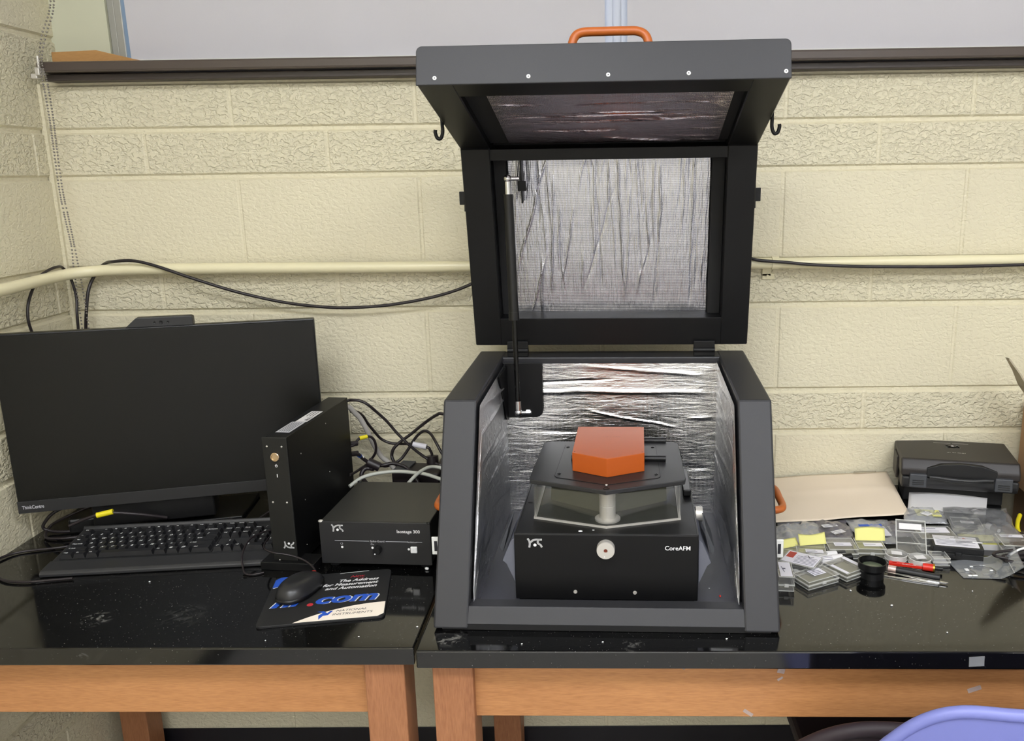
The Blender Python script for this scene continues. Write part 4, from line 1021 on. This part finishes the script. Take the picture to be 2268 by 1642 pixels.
o = build('foam_block', MB().box(-.105, .105, -.045, .045, 0, .040, .003), M_foam); o.location = (.800, -.088, .76); o.rotation_euler = (0, 0, R(-12.5))
tag(o, 'black foam block propping up the carrying case', 'foam block')

def sheet(name, cs, th, f, m, label, cat, nu=24, nv=16, parent=None, group=None, jit=0.0, js=0):
    """cs: four corners (bl, br, tr, tl) with z. f(u,v) height; thin solid sheet"""
    vs = []; fs = []
    for layer in (0, 1):
        for i in range(nu+1):
            for j in range(nv+1):
                u, v = i/nu, j/nv
                p = (Vector(cs[0])*(1-u)+Vector(cs[1])*u)*(1-v)+(Vector(cs[3])*(1-u)+Vector(cs[2])*u)*v
                vs.append((p.x+jit*noise.noise(Vector((u*3+js, v*3, 7.1))), p.y+jit*noise.noise(Vector((u*3, v*3+js, 2.7))), p.z+f(u, v)+layer*th))
    n = (nu+1)*(nv+1)
    for i in range(nu):
        for j in range(nv):
            k = i*(nv+1)+j
            fs.append([k, k+1, k+nv+2, k+nv+1]); fs.append([n+k, n+k+nv+1, n+k+nv+2, n+k+1])
    bd = [i*(nv+1) for i in range(nu+1)]+[nu*(nv+1)+j for j in range(1, nv+1)]+[i*(nv+1)+nv for i in range(nu-1, -1, -1)]+[j for j in range(nv-1, 0, -1)]
    for a, b in zip(bd, bd[1:]+bd[:1]): fs.append([a, b, n+b, n+a])
    o = build(name, MB().add(vs, fs, 0, None, True), m, parent)
    if label: tag(o, label, cat, group)
    return o
def nz(u, v, s=3, k=0): return noise.noise(Vector((u*s+k, v*s-k, k*.7)))
env = sheet('manila_envelope', [(.338, -.262, .7685), (.664, -.222, .7705), (.684, -.008, .789), (.395, -.008, .778)], .0012, lambda u, v: .003*nz(u, v, 3, 2)+.004*math.exp(-((v-.62)/.06)**2)*.4, M_manila, 'large blank manila envelope lying beside the enclosure', 'envelope', 40, 30)
sheet('envelope_flap', [(.60, -.020, .7915), (.655, -.016, .7925), (.657, -.012, .794), (.603, -.013, .793)], .0002, lambda u, v: 0, M_cardg, None, None, 4, 2, env)
sheet('paper_sheet', [(.668, -.197, .772), (.822, -.232, .772), (.886, -.098, .776), (.718, -.068, .778)], .0004, lambda u, v: .006*math.sin(PI*u)*v+.003*v, M_paper, 'plain white sheet of paper sticking out under the carrying case', 'paper', 20, 12)
t = thing('cardboard_box', 'brown cardboard box with worn raised flap at the right edge', 'cardboard box', (.992, -.12, .76), R(-4))
mb = MB(); mb.box(-.012, -.008, -.12, .10, 0, .205); mb.box(.20, .204, -.12, .10, 0, .205); mb.box(-.008, .20, -.12, -.116, 0, .205); mb.box(-.008, .20, .096, .10, 0, .205); mb.box(-.008, .20, -.116, .096, 0, .004)
build('box_walls', mb, M_cardb, t)
fl = MB(); n = 10
pts = [(-.012, .203), (-.034, .232), (-.057, .262), (-.074, .295), (-.094, .325)]
for (a, b), (c, d) in zip(pts, pts[1:]):
    w0 = .07*(1-(b-.205)/.15); w1 = .07*(1-(d-.205)/.15)
    fl.add([(a, .02-w0, b), (a, .02+w0*.4, b), (c, .02+w1*.4, d), (c, .02-w1, d), (a+.004, .02-w0, b), (a+.004, .02+w0*.4, b), (c+.004, .02+w1*.4, d), (c+.004, .02-w1, d)], [[0, 3, 2, 1], [4, 5, 6, 7], [0, 4, 7, 3], [1, 2, 6, 5]], 0)
build('box_flap', fl, M_cardg, t)

# ------------------------------------------------------------------ small boxes, bags and tools
def clear_box(name, label, cat, loc, rz, L, W, H, pad=M_gel, lab=None, split=.5, group=None, strips=(), contents=None, edge=M_edge, wall=M_clear, clasp=True, tz=0):
    t = thing(name, label, cat, (loc[0], loc[1], loc[2]), rz, group)
    l, w = L/2, W/2; hs = H*split; e = .0011
    def shell(z0, z1, mb, top, bottom):
        for a in ((-l, l, -w, -w+e), (-l, l, w-e, w), (-l, -l+e, -w+e, w-e), (l-e, l, -w+e, w-e)): mb.box(a[0], a[1], a[2], a[3], z0, z1, mi=0)
        if bottom: mb.box(-l+e, l-e, -w+e, w-e, z0, z0+e)
        if top: mb.box(-l+e, l-e, -w+e, w-e, z1-e, z1)
    def rim(z, mb, g=.0008, hgt=.0010):
        for a in ((-l-g, l+g, -w-g, -w+e), (-l-g, l+g, w-e, w+g), (-l-g, -l+e, -w+e, w-e), (l-e, l+g, -w+e, w-e)): mb.box(a[0], a[1], a[2], a[3], z, z+hgt, mi=1)
    mb = MB(); shell(0, hs, mb, False, True); rim(hs-.0012, mb); rim(0, mb, .0001)
    build('tray', mb, [wall, edge], t)
    mb = MB(); shell(hs+.0002, H, mb, True, False); rim(hs+.0002, mb); rim(H-.0011, mb, .0001, .0012)
    build('box_lid', mb, [wall, edge], t)
    if pad: build('gel_pad', MB().box(-l+.003, l-.003, -w+.003, w-.003, e+.0001, hs*.75), pad, t)
    if lab:
        x0, x1, y0, y1, mm, lines = lab
        m2 = MB(); m2.box(x0*l, x1*l, y0*w, y1*w, H+.0001, H+.0004)
        for k in range(lines):
            yy = (y0+(y1-y0)*(k+.7)/(lines+.4))*w; ex = random.uniform(.55, .9)
            m2.box(x0*l+.002, x0*l+.002+(x1-x0)*l*ex*.85, yy-.0006, yy+.0006, H+.0004, H+.0006, mi=1)
        build('label', m2, [mm, M_ink], t)
    for x0, x1, y0, y1 in strips: build('tape_strip', MB().box(x0*l, x1*l, y0*w, y1*w, H+.0001, H+.0004), M_label, t)
    if clasp: build('clasp', MB().box(-.004, .004, -w-.003, -w, hs-.0028, hs+.0028, .0007), edge, t)
    if contents: contents(t)
    return t
random.seed(4)
GB = 'clear-lidded sample boxes on the right table'
Mg = M_gel
clear_box('sample_box', 'grey gel sample box, leftmost of the row, half hidden by the enclosure', 'sample box', (.372, -.418, .76), R(-20), .056, .056, .015, Mg, (-.2, .9, -.7, -.1, M_label, 2), group=GB)
clear_box('sample_box', 'dark gel sample box with a large upright yellow note behind two white tubes', 'sample box', (.4075, -.403, .76), R(-8), .056, .054, .018, Mg, (-.4, .8, -.75, -.2, M_label, 2), group=GB)
clear_box('sample_box', 'gel sample box without a note, between two boxes with yellow notes', 'sample box', (.4700, -.387, .76), R(-2), .055, .054, .020, Mg, (-.5, .7, -.4, .15, M_label, 1), group=GB)
clear_box('sample_box', 'gel sample box with a folded pale yellow note, right end of the row', 'sample box', (.5265, -.388, .76), R(-4), .053, .050, .020, Mg, (-.5, .85, -.5, .1, M_label, 1), group=GB)
def note(loc, rz, w, h, bend, label):
    t = tag(sheet('sticky_note', [(-w/2, 0, 0), (w/2, 0, 0), (w/2, .012, h), (-w/2, .012, h)], .0003, lambda u, v: bend*math.sin(PI*u)*v, M_yellow, None, None, 12, 6), label, 'sticky note')
    t.location = loc; t.rotation_euler = (0, 0, rz); return t
note((.372, -.392, .7755), R(22), .036, .012, .001, 'small yellow note at the enclosure edge, smallest of three')
note((.4155, -.389, .7785), R(9), .055, .020, -.004, 'curled yellow note standing behind the two white tubes')
note((.531, -.376, .7805), R(-4), .058, .021, .003, 'folded yellow note standing on the rightmost gel box')
# card box
def card_contents(t):
    mb = MB(); l, w = .031, .024
    mb.box(-l, l, -w, w, .0232, .0236, mi=0)
    mb.box(-l+.002, -l+.016, -.004, w-.003, .0236, .0238, mi=1)
    for k in range(6): mb.box(-.010, .028, -.019+k*.0055, -.0178+k*.0055, .0236, .0238, mi=2)
    mb.stroke([(-.004, .012), (.002, .018), (.006, .010), (.012, .018)], .0016, TOP(.006, 0, .0239), 3)
    build('printed_card', mb, [M_label, M_red, M_ink, M_inkb], t)
clear_box('business_card_box', 'clear box of printed cards with a red corner block', 'card box', (.3755, -.461, .76), R(-32), .066, .052, .023, None, None, .45, contents=card_contents)
def slip(t):
    mb = MB().box(-.010, .011, -.028, .028, .0278, .0282); mb.box(-.004, .001, .0, .004, .0283, .0285, mi=1); mb.stroke([(-.006, .010), (-.002, -.012)], .0012, TOP(0, 0, .0286), 1)
    build('paper_slip', mb, [M_label, M_ink], t)
clear_box('slide_box', 'tall clear box with a white slip, nearest the enclosure foot', 'sample box', (.3335, -.513, .76), R(-6), .028, .062, .028, None, None, .42, contents=slip, clasp=True)
clear_box('sample_box', 'flat clear box with blue handwriting on its label, nearest the table front', 'sample box', (.392, -.506, .76), R(27), .070, .044, .0155, Mg, (-.25, .55, -.3, .7, M_label, 4), group=GB)
clear_box('sample_box', 'flat clear box with two white tape strips beside the lens ring', 'sample box', (.4555, -.472, .76), R(-58), .056, .052, .0155, Mg, None, strips=((-.92, .92, .62, .95), (-.5, .95, -.98, -.72)), group=GB)
def vial(name, label, p, q, r, ring):
    t = thing(name, label, 'specimen tube', p, 0, 'white paper-wrapped tubes'); d = Vector(q)-Vector(p)
    build('paper_sleeve', MB().cyl(d*.16, d*.80, r, 22), M_paper, t)
    build('cap', MB().cyl(d*.0, d*.18, r*.92, 20), M_blkplastic, t); build('cap', MB().cyl(d*.79, d*1.0, r*.92, 20), M_blkplastic, t)
    mb = MB(); ax = d.normalized(); sd = Vector((-ax.y, ax.x, 0)).normalized()
    for k in range(3):
        a = R(-115+k*22)
        n_ = (sd*math.cos(a)*-1*0 + Vector((0, 0, 1))*math.cos(R(20+k*20)) - sd*math.sin(R(20+k*20)))
        c = d*.28+n_*(r+.0003)
        T = frame(c, ax, n_.cross(ax)); mb.stroke([(0, 0), (d.length*.30, 0)], .0009, T)
    build('printed_lines', mb, M_ink, t)
vial('wrapped_tube', 'white paper-wrapped tube with black caps, the rear of the pair', (.384, -.427, .7682), (.472, -.408, .7682), .0082, 0)
vial('wrapped_tube', 'white paper-wrapped tube with black caps, the front of the pair', (.382, -.446, .7688), (.480, -.425, .7688), .0088, 0)
# lens ring
t = thing('lens_ring', 'round black lens mount with greenish glass, in front of the boxes', 'lens', (.5005, -.487, .76), 0)
build('barrel', MB().lathe([(.0215, 0), (.0215, .012), (.0235, .015), (.0255, .018), (.0258, .030), (.0240, .0305), (.0236, .019), (.0205, .018)], 48), M_blkplastic, t)
build('lens_glass', MB().lathe([(.0236, .0185), (.018, .0205), (.008, .0218), (.0003, .0222)], 40, smooth=True), mat('green_glass', srgb(96, 104, 84), .12), t)
# petri dishes
for i, (x, y, lb) in enumerate(((.5655, -.427, 'round clear dish with paper square, the left of two'), (.6035, -.446, 'round clear dish with paper square, the right of two'))):
    t = thing('petri_dish', lb, 'petri dish', (x, y, .76), R(-15+i*20), 'small round clear dishes')
    build('dish', MB().lathe([(.0185, 0), (.0190, .001), (.0190, .011), (.0180, .011), (.0178, .0015), (.0003, .0015)], 40), M_clear, t)
    build('dish_lid', MB().lathe([(.0202, .007), (.0204, .0165), (.0196, .0175)], 40, cap=False).lathe([(.0196, .0174), (.0003, .0174)], 40, cap=False, mi=1), [M_edge, M_clear], t)
    mb = MB()
    for r_, z_ in ((.0203, .0165), (.0203, .0072), (.0190, .0003)): mb.tube([(r_*math.cos(2*PI*k/24), r_*math.sin(2*PI*k/24), z_) for k in range(24)], .0008, 6, closed=True, sub=2)
    build('rim', mb, M_edge, t)
    build('paper_square', MB().box(-.009, .010, -.007, .008, .0176, .0179), M_paper, t)
    build('sample', MB().lathe([(.012, .0016), (.012, .004)], 24), M_greyprint, t)
# open divided box leaning up
t = thing('divided_box', 'open clear three-compartment box tilted up behind the round dishes', 'sample box', (.601, -.410, .764), R(-12))
mb = MB()
TT = Matrix.Rotation(R(48), 4, 'X')
for a in ((-.028, -.0262, 0, .070), (.0262, .028, 0, .070), (-.028, .028, 0, .002), (-.028, .028, .068, .070), (-.026, .026, .022, .0235), (-.026, .026, .045, .0465)): mb.box(a[0], a[1], a[2], a[3], 0, .007, mi=1, T=TT)
mb.box(-.026, .026, .002, .068, 0, .001, mi=0, T=TT)
build('tray', mb, [M_clear, M_edge], t)
build('label', MB().box(-.022, .020, .050, .062, .0072, .0076, T=TT), M_paper, t)
# clear box with white label
clear_box('labelled_box', 'tall clear box with a printed white label beneath the bag', 'sample box', (.668, -.350, .76), R(-2), .072, .062, .026, None, (-.75, .80, -.1, .75, M_label, 2), .4)
clear_box('small_clear_box', 'smallest clear box, alone right of the round dishes', 'sample box', (.6455, -.431, .76), R(-2), .032, .034, .015, M_greyprint, None, clasp=False)
# black labelled box
t = thing('probe_box', 'black hinged box with a large white printed label', 'sample box', (.6925, -.393, .76), R(-13))
build('case_bottom', MB().box(-.046, .046, -.030, .030, 0, .012, .001), M_blkplastic, t)
lidp = build('case_lid', MB().box(-.046, .046, -.030, .030, .0125, .025, .001).box(-.006, .006, -.033, -.030, .008, .016, .001), M_blkplastic, t)
mb = MB().box(-.041, .039, -.025, .024, .025, .0254)
T = TOP(0, 0, .0256)
mb.text('NANO', .0078, TOP(-.008, .0135, .0256), 1, align='LEFT', offs=.01); mb.text('WORLD', .0062, TOP(.016, .0145, .0256), 1, align='LEFT', offs=.01)
mb.add([(.012, .013, .0257), (.020, .013, .0257), (.016, .020, .0257)], [[0, 1, 2]], 2)
for k, (a, b) in enumerate(((-.037, -.012), (-.037, .030), (-.037, .034), (-.037, .020), (-.037, .032))): mb.stroke([(a, .008-k*.0062), (b, .008-k*.0062)], .0013, T, 1)
build('label', mb, [M_label, M_ink, M_red], lidp)
build('white_tab', MB().box(.030, .048, -.002, .003, .0257, .0262), M_white, lidp)
# bag contents to the rear right
clear_box('bagged_box', 'clear box inside the large plastic bag, beside the small vial', 'sample box', (.754, -.296, .762), R(-12), .058, .056, .020, None, (-.4, .5, -.1, .3, M_paper, 1), .5)
t = thing('small_vial', 'small vial with black body and white ends inside the large bag', 'vial', (.808, -.290, .7695), R(-70))
build('glass', MB().cyl((-.010, 0, 0), (.004, 0, 0), .0065, 20), M_label, t); build('cap', MB().cyl((.004, 0, 0), (.020, 0, 0), .0072, 20), M_blkplastic, t); build('cap_dot', MB().cyl((.020, 0, 0), (.021, 0, 0), .0042, 16), M_white, t)
o = build('note_pad', MB().box(-.034, .034, -.022, .022, 0, .012, .0005).box(-.034, .034, -.022, .022, .012, .0135, mi=1), [M_paper, M_yellow]); o.location = (.752, -.357, .76); o.rotation_euler = (0, 0, R(-8))
tag(o, 'yellow note pad under the large bag, behind the black labelled box', 'note pad')
clear_box('clear_case', 'clear acrylic box with a white strip at the right frame edge', 'sample box', (.811, -.393, .76), R(-6), .066, .055, .027, M_blkplastic, (-.8, .5, .45, .85, M_label, 1), .55)
def bag(name, label, cs, m, h, seed, group='clear plastic bags on the right table', parts=None):
    t = thing(name, label, 'plastic bag', (0, 0, 0), 0, group)
    def top(u, v): return h*(math.sin(PI*u)*math.sin(PI*v))**.5*(0.75+.9*nz(u, v, 4, seed)+.35*nz(u, v, 11, seed+3))+.0004
    sheet('film', cs, .0002, top, m, None, None, 40, 30, t, None, .010, seed)
    sheet('film', cs, .0002, lambda u, v: 0, m, None, None, 20, 15, t, None, .010, seed)
    if parts:
        for nm, x, y, z_, a, w, d, mm, nl in parts:
            b_ = MB().box(-w/2, w/2, -d/2, d/2, 0, .0008, T=TOP(x, y, z_, a))
            for k in range(nl): b_.box(-w*.4, w*(.1+.3*((k*7) % 3)/2), -d*.35+k*d*.8/max(nl, 1), -d*.35+k*d*.8/max(nl, 1)+.0009, .0008, .001, mi=1, T=TOP(x, y, z_, a))
            build(nm, b_, [mm, M_ink], t)
    return t
bag('zip_bag', 'crumpled clear bag at the enclosure side, below the envelope', [(.340, -.358, .7635), (.452, -.352, .7635), (.458, -.235, .7635), (.372, -.235, .7635)], M_bag, .013, 1, parts=[('metal_piece', .420, -.325, .768, .4, .016, .018, M_silver, 0)])
bag('zip_bag', 'smoky plastic bag with two paper labels', [(.462, -.350, .7640), (.511, -.346, .7640), (.526, -.235, .7640), (.440, -.235, .7640)], M_bagd, .009, 2, parts=[('paper_label', .475, -.285, .7735, R(12), .032, .013, M_paper, 2), ('paper_label', .484, -.318, .774, R(25), .028, .014, M_paper, 2)])
bag('zip_bag', 'clear packet with a bright blue header label', [(.521, -.356, .7640), (.596, -.356, .7640), (.612, -.232, .7640), (.520, -.235, .7640)], M_bag, .009, 3, parts=[('blue_header', .560, -.283, .7725, R(2), .048, .008, M_navy, 0), ('paper_insert', .562, -.311, .771, R(2), .052, .045, M_label, 3)])
bag('zip_bag', 'long clear bag edge showing right of the blue-headed packet', [(.600, -.330, .7645), (.645, -.318, .7645), (.655, -.245, .7645), (.598, -.245, .7645)], M_bagd, .006, 6)
bag('zip_bag', 'clear bag holding folded yellow notes below the white paper', [(.636, -.262, .7700), (.728, -.276, .7700), (.742, -.205, .7700), (.668, -.190, .7725)], M_bag, .012, 4, parts=[('yellow_paper', .700, -.228, .776, R(-8), .050, .035, M_yellow, 0), ('folded_note', .690, -.246, .782, R(35), .018, .018, M_paper, 0)])
bag('large_bag', 'largest clear bag, spread over a box, vial and yellow pad', [(.690, -.400, .7850), (.820, -.400, .7850), (.876, -.208, .7780), (.742, -.202, .7780)], M_bigbag, .010, 5)
# zip bag at the front right with upright flap
t = thing('zip_bag', 'clear zip bag with wires inside and its zipped end curling up', 'plastic bag', (0, 0, 0), 0, 'clear plastic bags on the right table')
def cf(u, v): return .0006+.040*max(0, u-.62)**1.3*2.2+.0015*nz(u, v, 5, 9)*(1-abs(2*v-1))
cs = [(.665, -.500, .7606), (.770, -.508, .7606), (.798, -.402, .7606), (.662, -.430, .7606)]
sheet('film', cs, .0002, cf, M_bags, None, None, 40, 20, t)
def cpt(u, v, dz=0):
    p = (Vector(cs[0])*(1-u)+Vector(cs[1])*u)*(1-v)+(Vector(cs[3])*(1-u)+Vector(cs[2])*u)*v
    return (p.x, p.y, p.z+cf(u, v)+dz)
build('zip_seal', MB().tube([cpt(.84, v/10, .001) for v in range(11)], .0011, 6, sub=2), M_edge, t)
mb = MB()
mb.tube([(.690, -.470, .7625), (.700, -.455, .7625), (.720, -.452, .7625), (.735, -.468, .7625), (.728, -.486, .7625), (.705, -.488, .7625)], .0006, 6)
mb.tube([(.684, -.482, .7625), (.690, -.492, .7625), (.694, -.480, .7625), (.688, -.468, .7625)], .0006, 6)
build('wire', mb, M_silver, t)
mb = MB()
for x, y, w_, d_ in ((.683, -.470, .007, .008), (.679, -.494, .007, .004), (.688, -.494, .009, .004), (.727, -.474, .006, .004), (.697, -.457, .006, .003)): mb.box(x-w_/2, x+w_/2, y-d_/2, y+d_/2, .7622, .7638, .0005)
build('white_chip', mb, M_white, t)
# pens, tweezers
def axis_frame(p, q): 
    d = Vector(q)-Vector(p); return d, math.atan2(d.y, d.x)
t = thing('red_screwdriver', 'red slotted metal holder tool with a black tip', 'hand tool', (.545, -.447, .7665), math.atan2(-.031, .095))
mb = MB()
for s_ in (-1, 1): mb.box(0, .060, s_*.0035-.0012, s_*.0035+.0012, -.002, .003, .0004)
mb.box(.0, .006, -.004, .004, -.003, .004, .0005); mb.box(.014, .020, -.004, .004, -.003, .004, .0005); mb.cyl((.060, 0, .0012), (.078, 0, .0012), .0072, 20)
build('holder', mb, M_redpl, t)
build('tip_collar', MB().cyl((.078, 0, .0012), (.081, 0, .0012), .0078, 20), M_brass, t); build('tip', MB().cyl((.081, 0, .0012), (.095, 0, .0012), .004, 14), M_blkplastic, t)
mbs = MB(); scribble(mbs, .024, .048, -.0052, .0032, TOP(0, 0, .0034))
build('white_lettering', mbs, M_white, t)
t = thing('black_rod_tool', 'black cylindrical tool with a pinkish metal end', 'hand tool', (.537, -.4685, .7665), math.atan2(-.041, .082))
build('rod', MB().cyl((.014, 0, 0), (.090, 0, 0), .0060, 20), M_satin, t); build('metal_end', MB().cyl((0, 0, 0), (.014, 0, 0), .0062, 20), M_pink, t)
build('end_cap', MB().cyl((.089, 0, 0), (.0905, 0, 0), .0055, 18), M_blkplastic, t)
def tweezers(label, loc, rz, L_, sgn):
    t = thing('tweezers', label, 'tweezers', loc, rz, 'metal tweezers')
    for s_, nm in ((1, 'arm'), (-1, 'arm')):
        pl_ = [(0, s_*.0004), (L_*.35, s_*.0030), (L_*.7, s_*.0038), (L_*.97, s_*.0025), (L_, s_*.0008), (L_*.97, s_*.0004), (L_*.7, s_*.0008), (L_*.35, s_*.0004)]
        build(nm, MB().prism(pl_, 0, .0022, 'z', .0002), M_silver, t)
    return t
tweezers('upper bright metal tweezers lying in front of the black rod', (.521, -.4755, .7625), math.atan2(-.050, .106), .117, 1)
tweezers('lower dark metal tweezers crossing beneath the bright pair', (.519, -.488, .7603), math.atan2(-.035, .090), .100, 1)
# pliers at the right edge
t = thing('yellow_pliers', 'yellow-handled pliers at the right edge of the table', 'pliers', (.855, -.325, .765), R(60))
build('handle', MB().tube([(.0, .004, .004), (.02, .010, .005), (.06, .013, .006), (.10, .012, .006)], .0045, 10), M_yelt, t)
build('handle', MB().tube([(.0, -.004, .004), (.02, -.010, .005), (.06, -.013, .006), (.10, -.012, .006)], .0045, 10), M_yelt, t)
build('jaw', MB().prism([(-.038, -.002), (0, -.009), (.01, 0), (0, .009), (-.038, .002)], 0, .008, 'z', .001), M_cable, t)
tag(build('cable_coil', MB().tube([(.800+.032*math.cos(a*.5)*(1+.04*a)+.012, -.450+.024*math.sin(a*.5), .764+.0006*a) for a in range(34)], .0028, 8, sub=3), M_cable), 'black cable coil partly out of frame at the right edge', 'cable')
tag(build('white_strap', MB().tube([(.778, -.436, .776), (.800, -.430, .785), (.825, -.428, .787), (.86, -.43, .784)], .0022, 8), M_white), 'thin white strap over the black cable coil', 'strap')
# crumbs
crumbs = [(-.868+.02, -.49, 1), (-.335, -.447, 2.2), (-.31, -.66, .8), (.50, -.60, 1.1), (.445, -.545, 1), (.56, -.69, .8), (.66, -.55, .7), (-.55, -.70, .7), (-.40, -.69, .7), (.20, -.705, 1), (.0, -.712, .8), (-.13, -.716, .8)]
rnd = random.Random(2)
CRL = ['tiny white crumb on the table in front of the keyboard', 'white crumb by the front right corner of the low box, largest on the left table', 'tiny white crumb near the seam between the two tables', 'white crumb on the open black table area below the tweezers', 'white crumb in front of the flat box with handwriting', 'white crumb on the right table nearest its front edge', 'tiny white crumb in front of the zip bag with wires', 'tiny white crumb below the mouse pad, left one', 'tiny white crumb below the mouse pad, right one', 'white crumb at the enclosure foot, rightmost of three', 'white crumb at the enclosure foot, middle of three', 'white crumb at the enclosure foot, leftmost of three']
for (x, y, s_), lb in zip(crumbs, CRL):
    o = build('crumb', MB().ball((0, 0, .0012*s_), .0020*s_, sub=1, sc=(1.2, .9, .6)), M_white); o.location = (x, y, .7602); o.rotation_euler = (0, 0, rnd.uniform(0, 6))
    tag(o, lb, 'crumb', 'white crumbs on the table tops')
for x, y, s_, mm, nm, wh in ((-.152, -.615, 1.3, M_white, 'white', 'at the front left corner of the microscope'), (.035, -.640, .7, M_white, 'white', 'just in front of the microscope'), (.190, -.560, .7, M_white, 'white', 'right of the microscope'), (-.155, -.625, 1.0, M_yelt, 'yellow', 'at the front left corner of the microscope'), (.205, -.590, 1.4, M_redpl, 'red', 'right of the microscope')):
    o = build('crumb', MB().ball((0, 0, .001*s_), .0020*s_, sub=1, sc=(.7, 1.5, .5) if nm != 'white' else (1.2, .9, .6)), mm); o.location = (x, y, .7748)
    tag(o, '%s crumb on the enclosure floor %s' % (nm, wh), 'crumb', 'crumbs on the enclosure floor')
for x, y, s_ in ((-.036, -.598, 1.9), (-.014, -.594, 1.0)):
    o = build('crumb', MB().ball((0, 0, .0008), .0018*s_, sub=1, sc=(1.3, .8, .4)), M_white); o.location = (x, y, .9022)
    tag(o, '%s white chip on the microscope deck edge' % ('larger' if s_ > 1.5 else 'smaller'), 'crumb', 'white chips on the microscope deck')

# ------------------------------------------------------------------ chair and stool in front
t = thing('plastic_chair', 'periwinkle blue plastic chair back at the lower right corner', 'chair', (.585, -.95, 0), 0)
def shell(t, y0, ztop, drop, wd, zb, m, er, lean=.03):
    mb = MB(); nu, nv = 36, 16; vs = []; fs = []
    def pt(u, v, o_):
        a = abs(2*u-1); zt_ = ztop-drop*(max(0, (a-.40)/.60)**2.6)
        return ((u-.5)*wd, y0-lean*v+.05*(2*u-1)**2-o_, zb+(zt_-zb)*v)
    for layer in (0, 1):
        for i in range(nu+1):
            for j in range(nv+1): vs.append(pt(i/nu, j/nv, layer*.010))
    n = (nu+1)*(nv+1)
    for i in range(nu):
        for j in range(nv):
            k = i*(nv+1)+j; fs.append([k, k+1, k+nv+2, k+nv+1]); fs.append([n+k, n+k+nv+1, n+k+nv+2, n+k+1])
    build('backrest', MB().add(vs, fs, 0, None, True), m, t)
    rim = [pt(0, v/8, .005) for v in range(1, 9)]+[pt(i/24, 1, .005) for i in range(1, 24)]+[pt(1, v/8, .005) for v in range(8, 0, -1)]
    build('rolled_edge', MB().tube(rim, er, 12, sub=4), m, t)
shell(t, 0, .812, .085, .42, .46, M_chair, .0085)
build('seat', MB().box(-.20, .20, -.42, -.02, .43, .455, .012, 3), M_chair, t)
for x in (-.17, .17):
    for y in (-.37, -.05): build('leg', MB().tube([(x, y, .43), (x*1.12, y, 0.0)], .011, 12, sub=1), M_alu2, t)
t = thing('dark_chair', 'dark upholstered chair tucked under the table, behind the blue chair', 'chair', (.572, -.80, 0), 0)
shell(t, 0, .664, .075, .56, .40, M_stool, .012, .01)
build('seat', MB().box(-.21, .21, .03, .38, .43, .47, .015, 3), M_stool, t)
for x in (-.17, .17):
    for y in (.05, .34): build('leg', MB().tube([(x, y, .43), (x*1.1, y, 0.0)], .011, 12, sub=1), M_blkplastic, t)
# tape pieces on the table edge and rails
def patch(label, loc, w_, h_, rz, m):
    o = build('tape_piece', MB().box(-w_/2, w_/2, -.0004, 0, -h_/2, h_/2), m); o.location = loc; o.rotation_euler = (0, rz, 0)
    return tag(o, label, 'tape', 'bits of clear tape on the right table front')
patch('clear tape square on the black table edge at the right', (.584, -.7482, .7445), .024, .017, R(-3), M_bag)
patch('torn clear tape scrap high on the rail, right of the leg', (.131, -.7050, .7135), .010, .012, R(30), M_bag)
patch('ragged pale tape residue on the rail under the enclosure corner', (.290, -.7072, .708), .012, .016, R(12), M_bag)
patch('small X-shaped pale residue low on the rail', (.288, -.7072, .690), .010, .004, R(-35), M_bag)
patch('grey striped residue at the rail bottom edge', (.238, -.7064, .627), .018, .006, R(35), M_bag)
patch('faint grey residue on the rail at the far right', (.602, -.7120, .672), .022, .008, R(-20), M_bag)
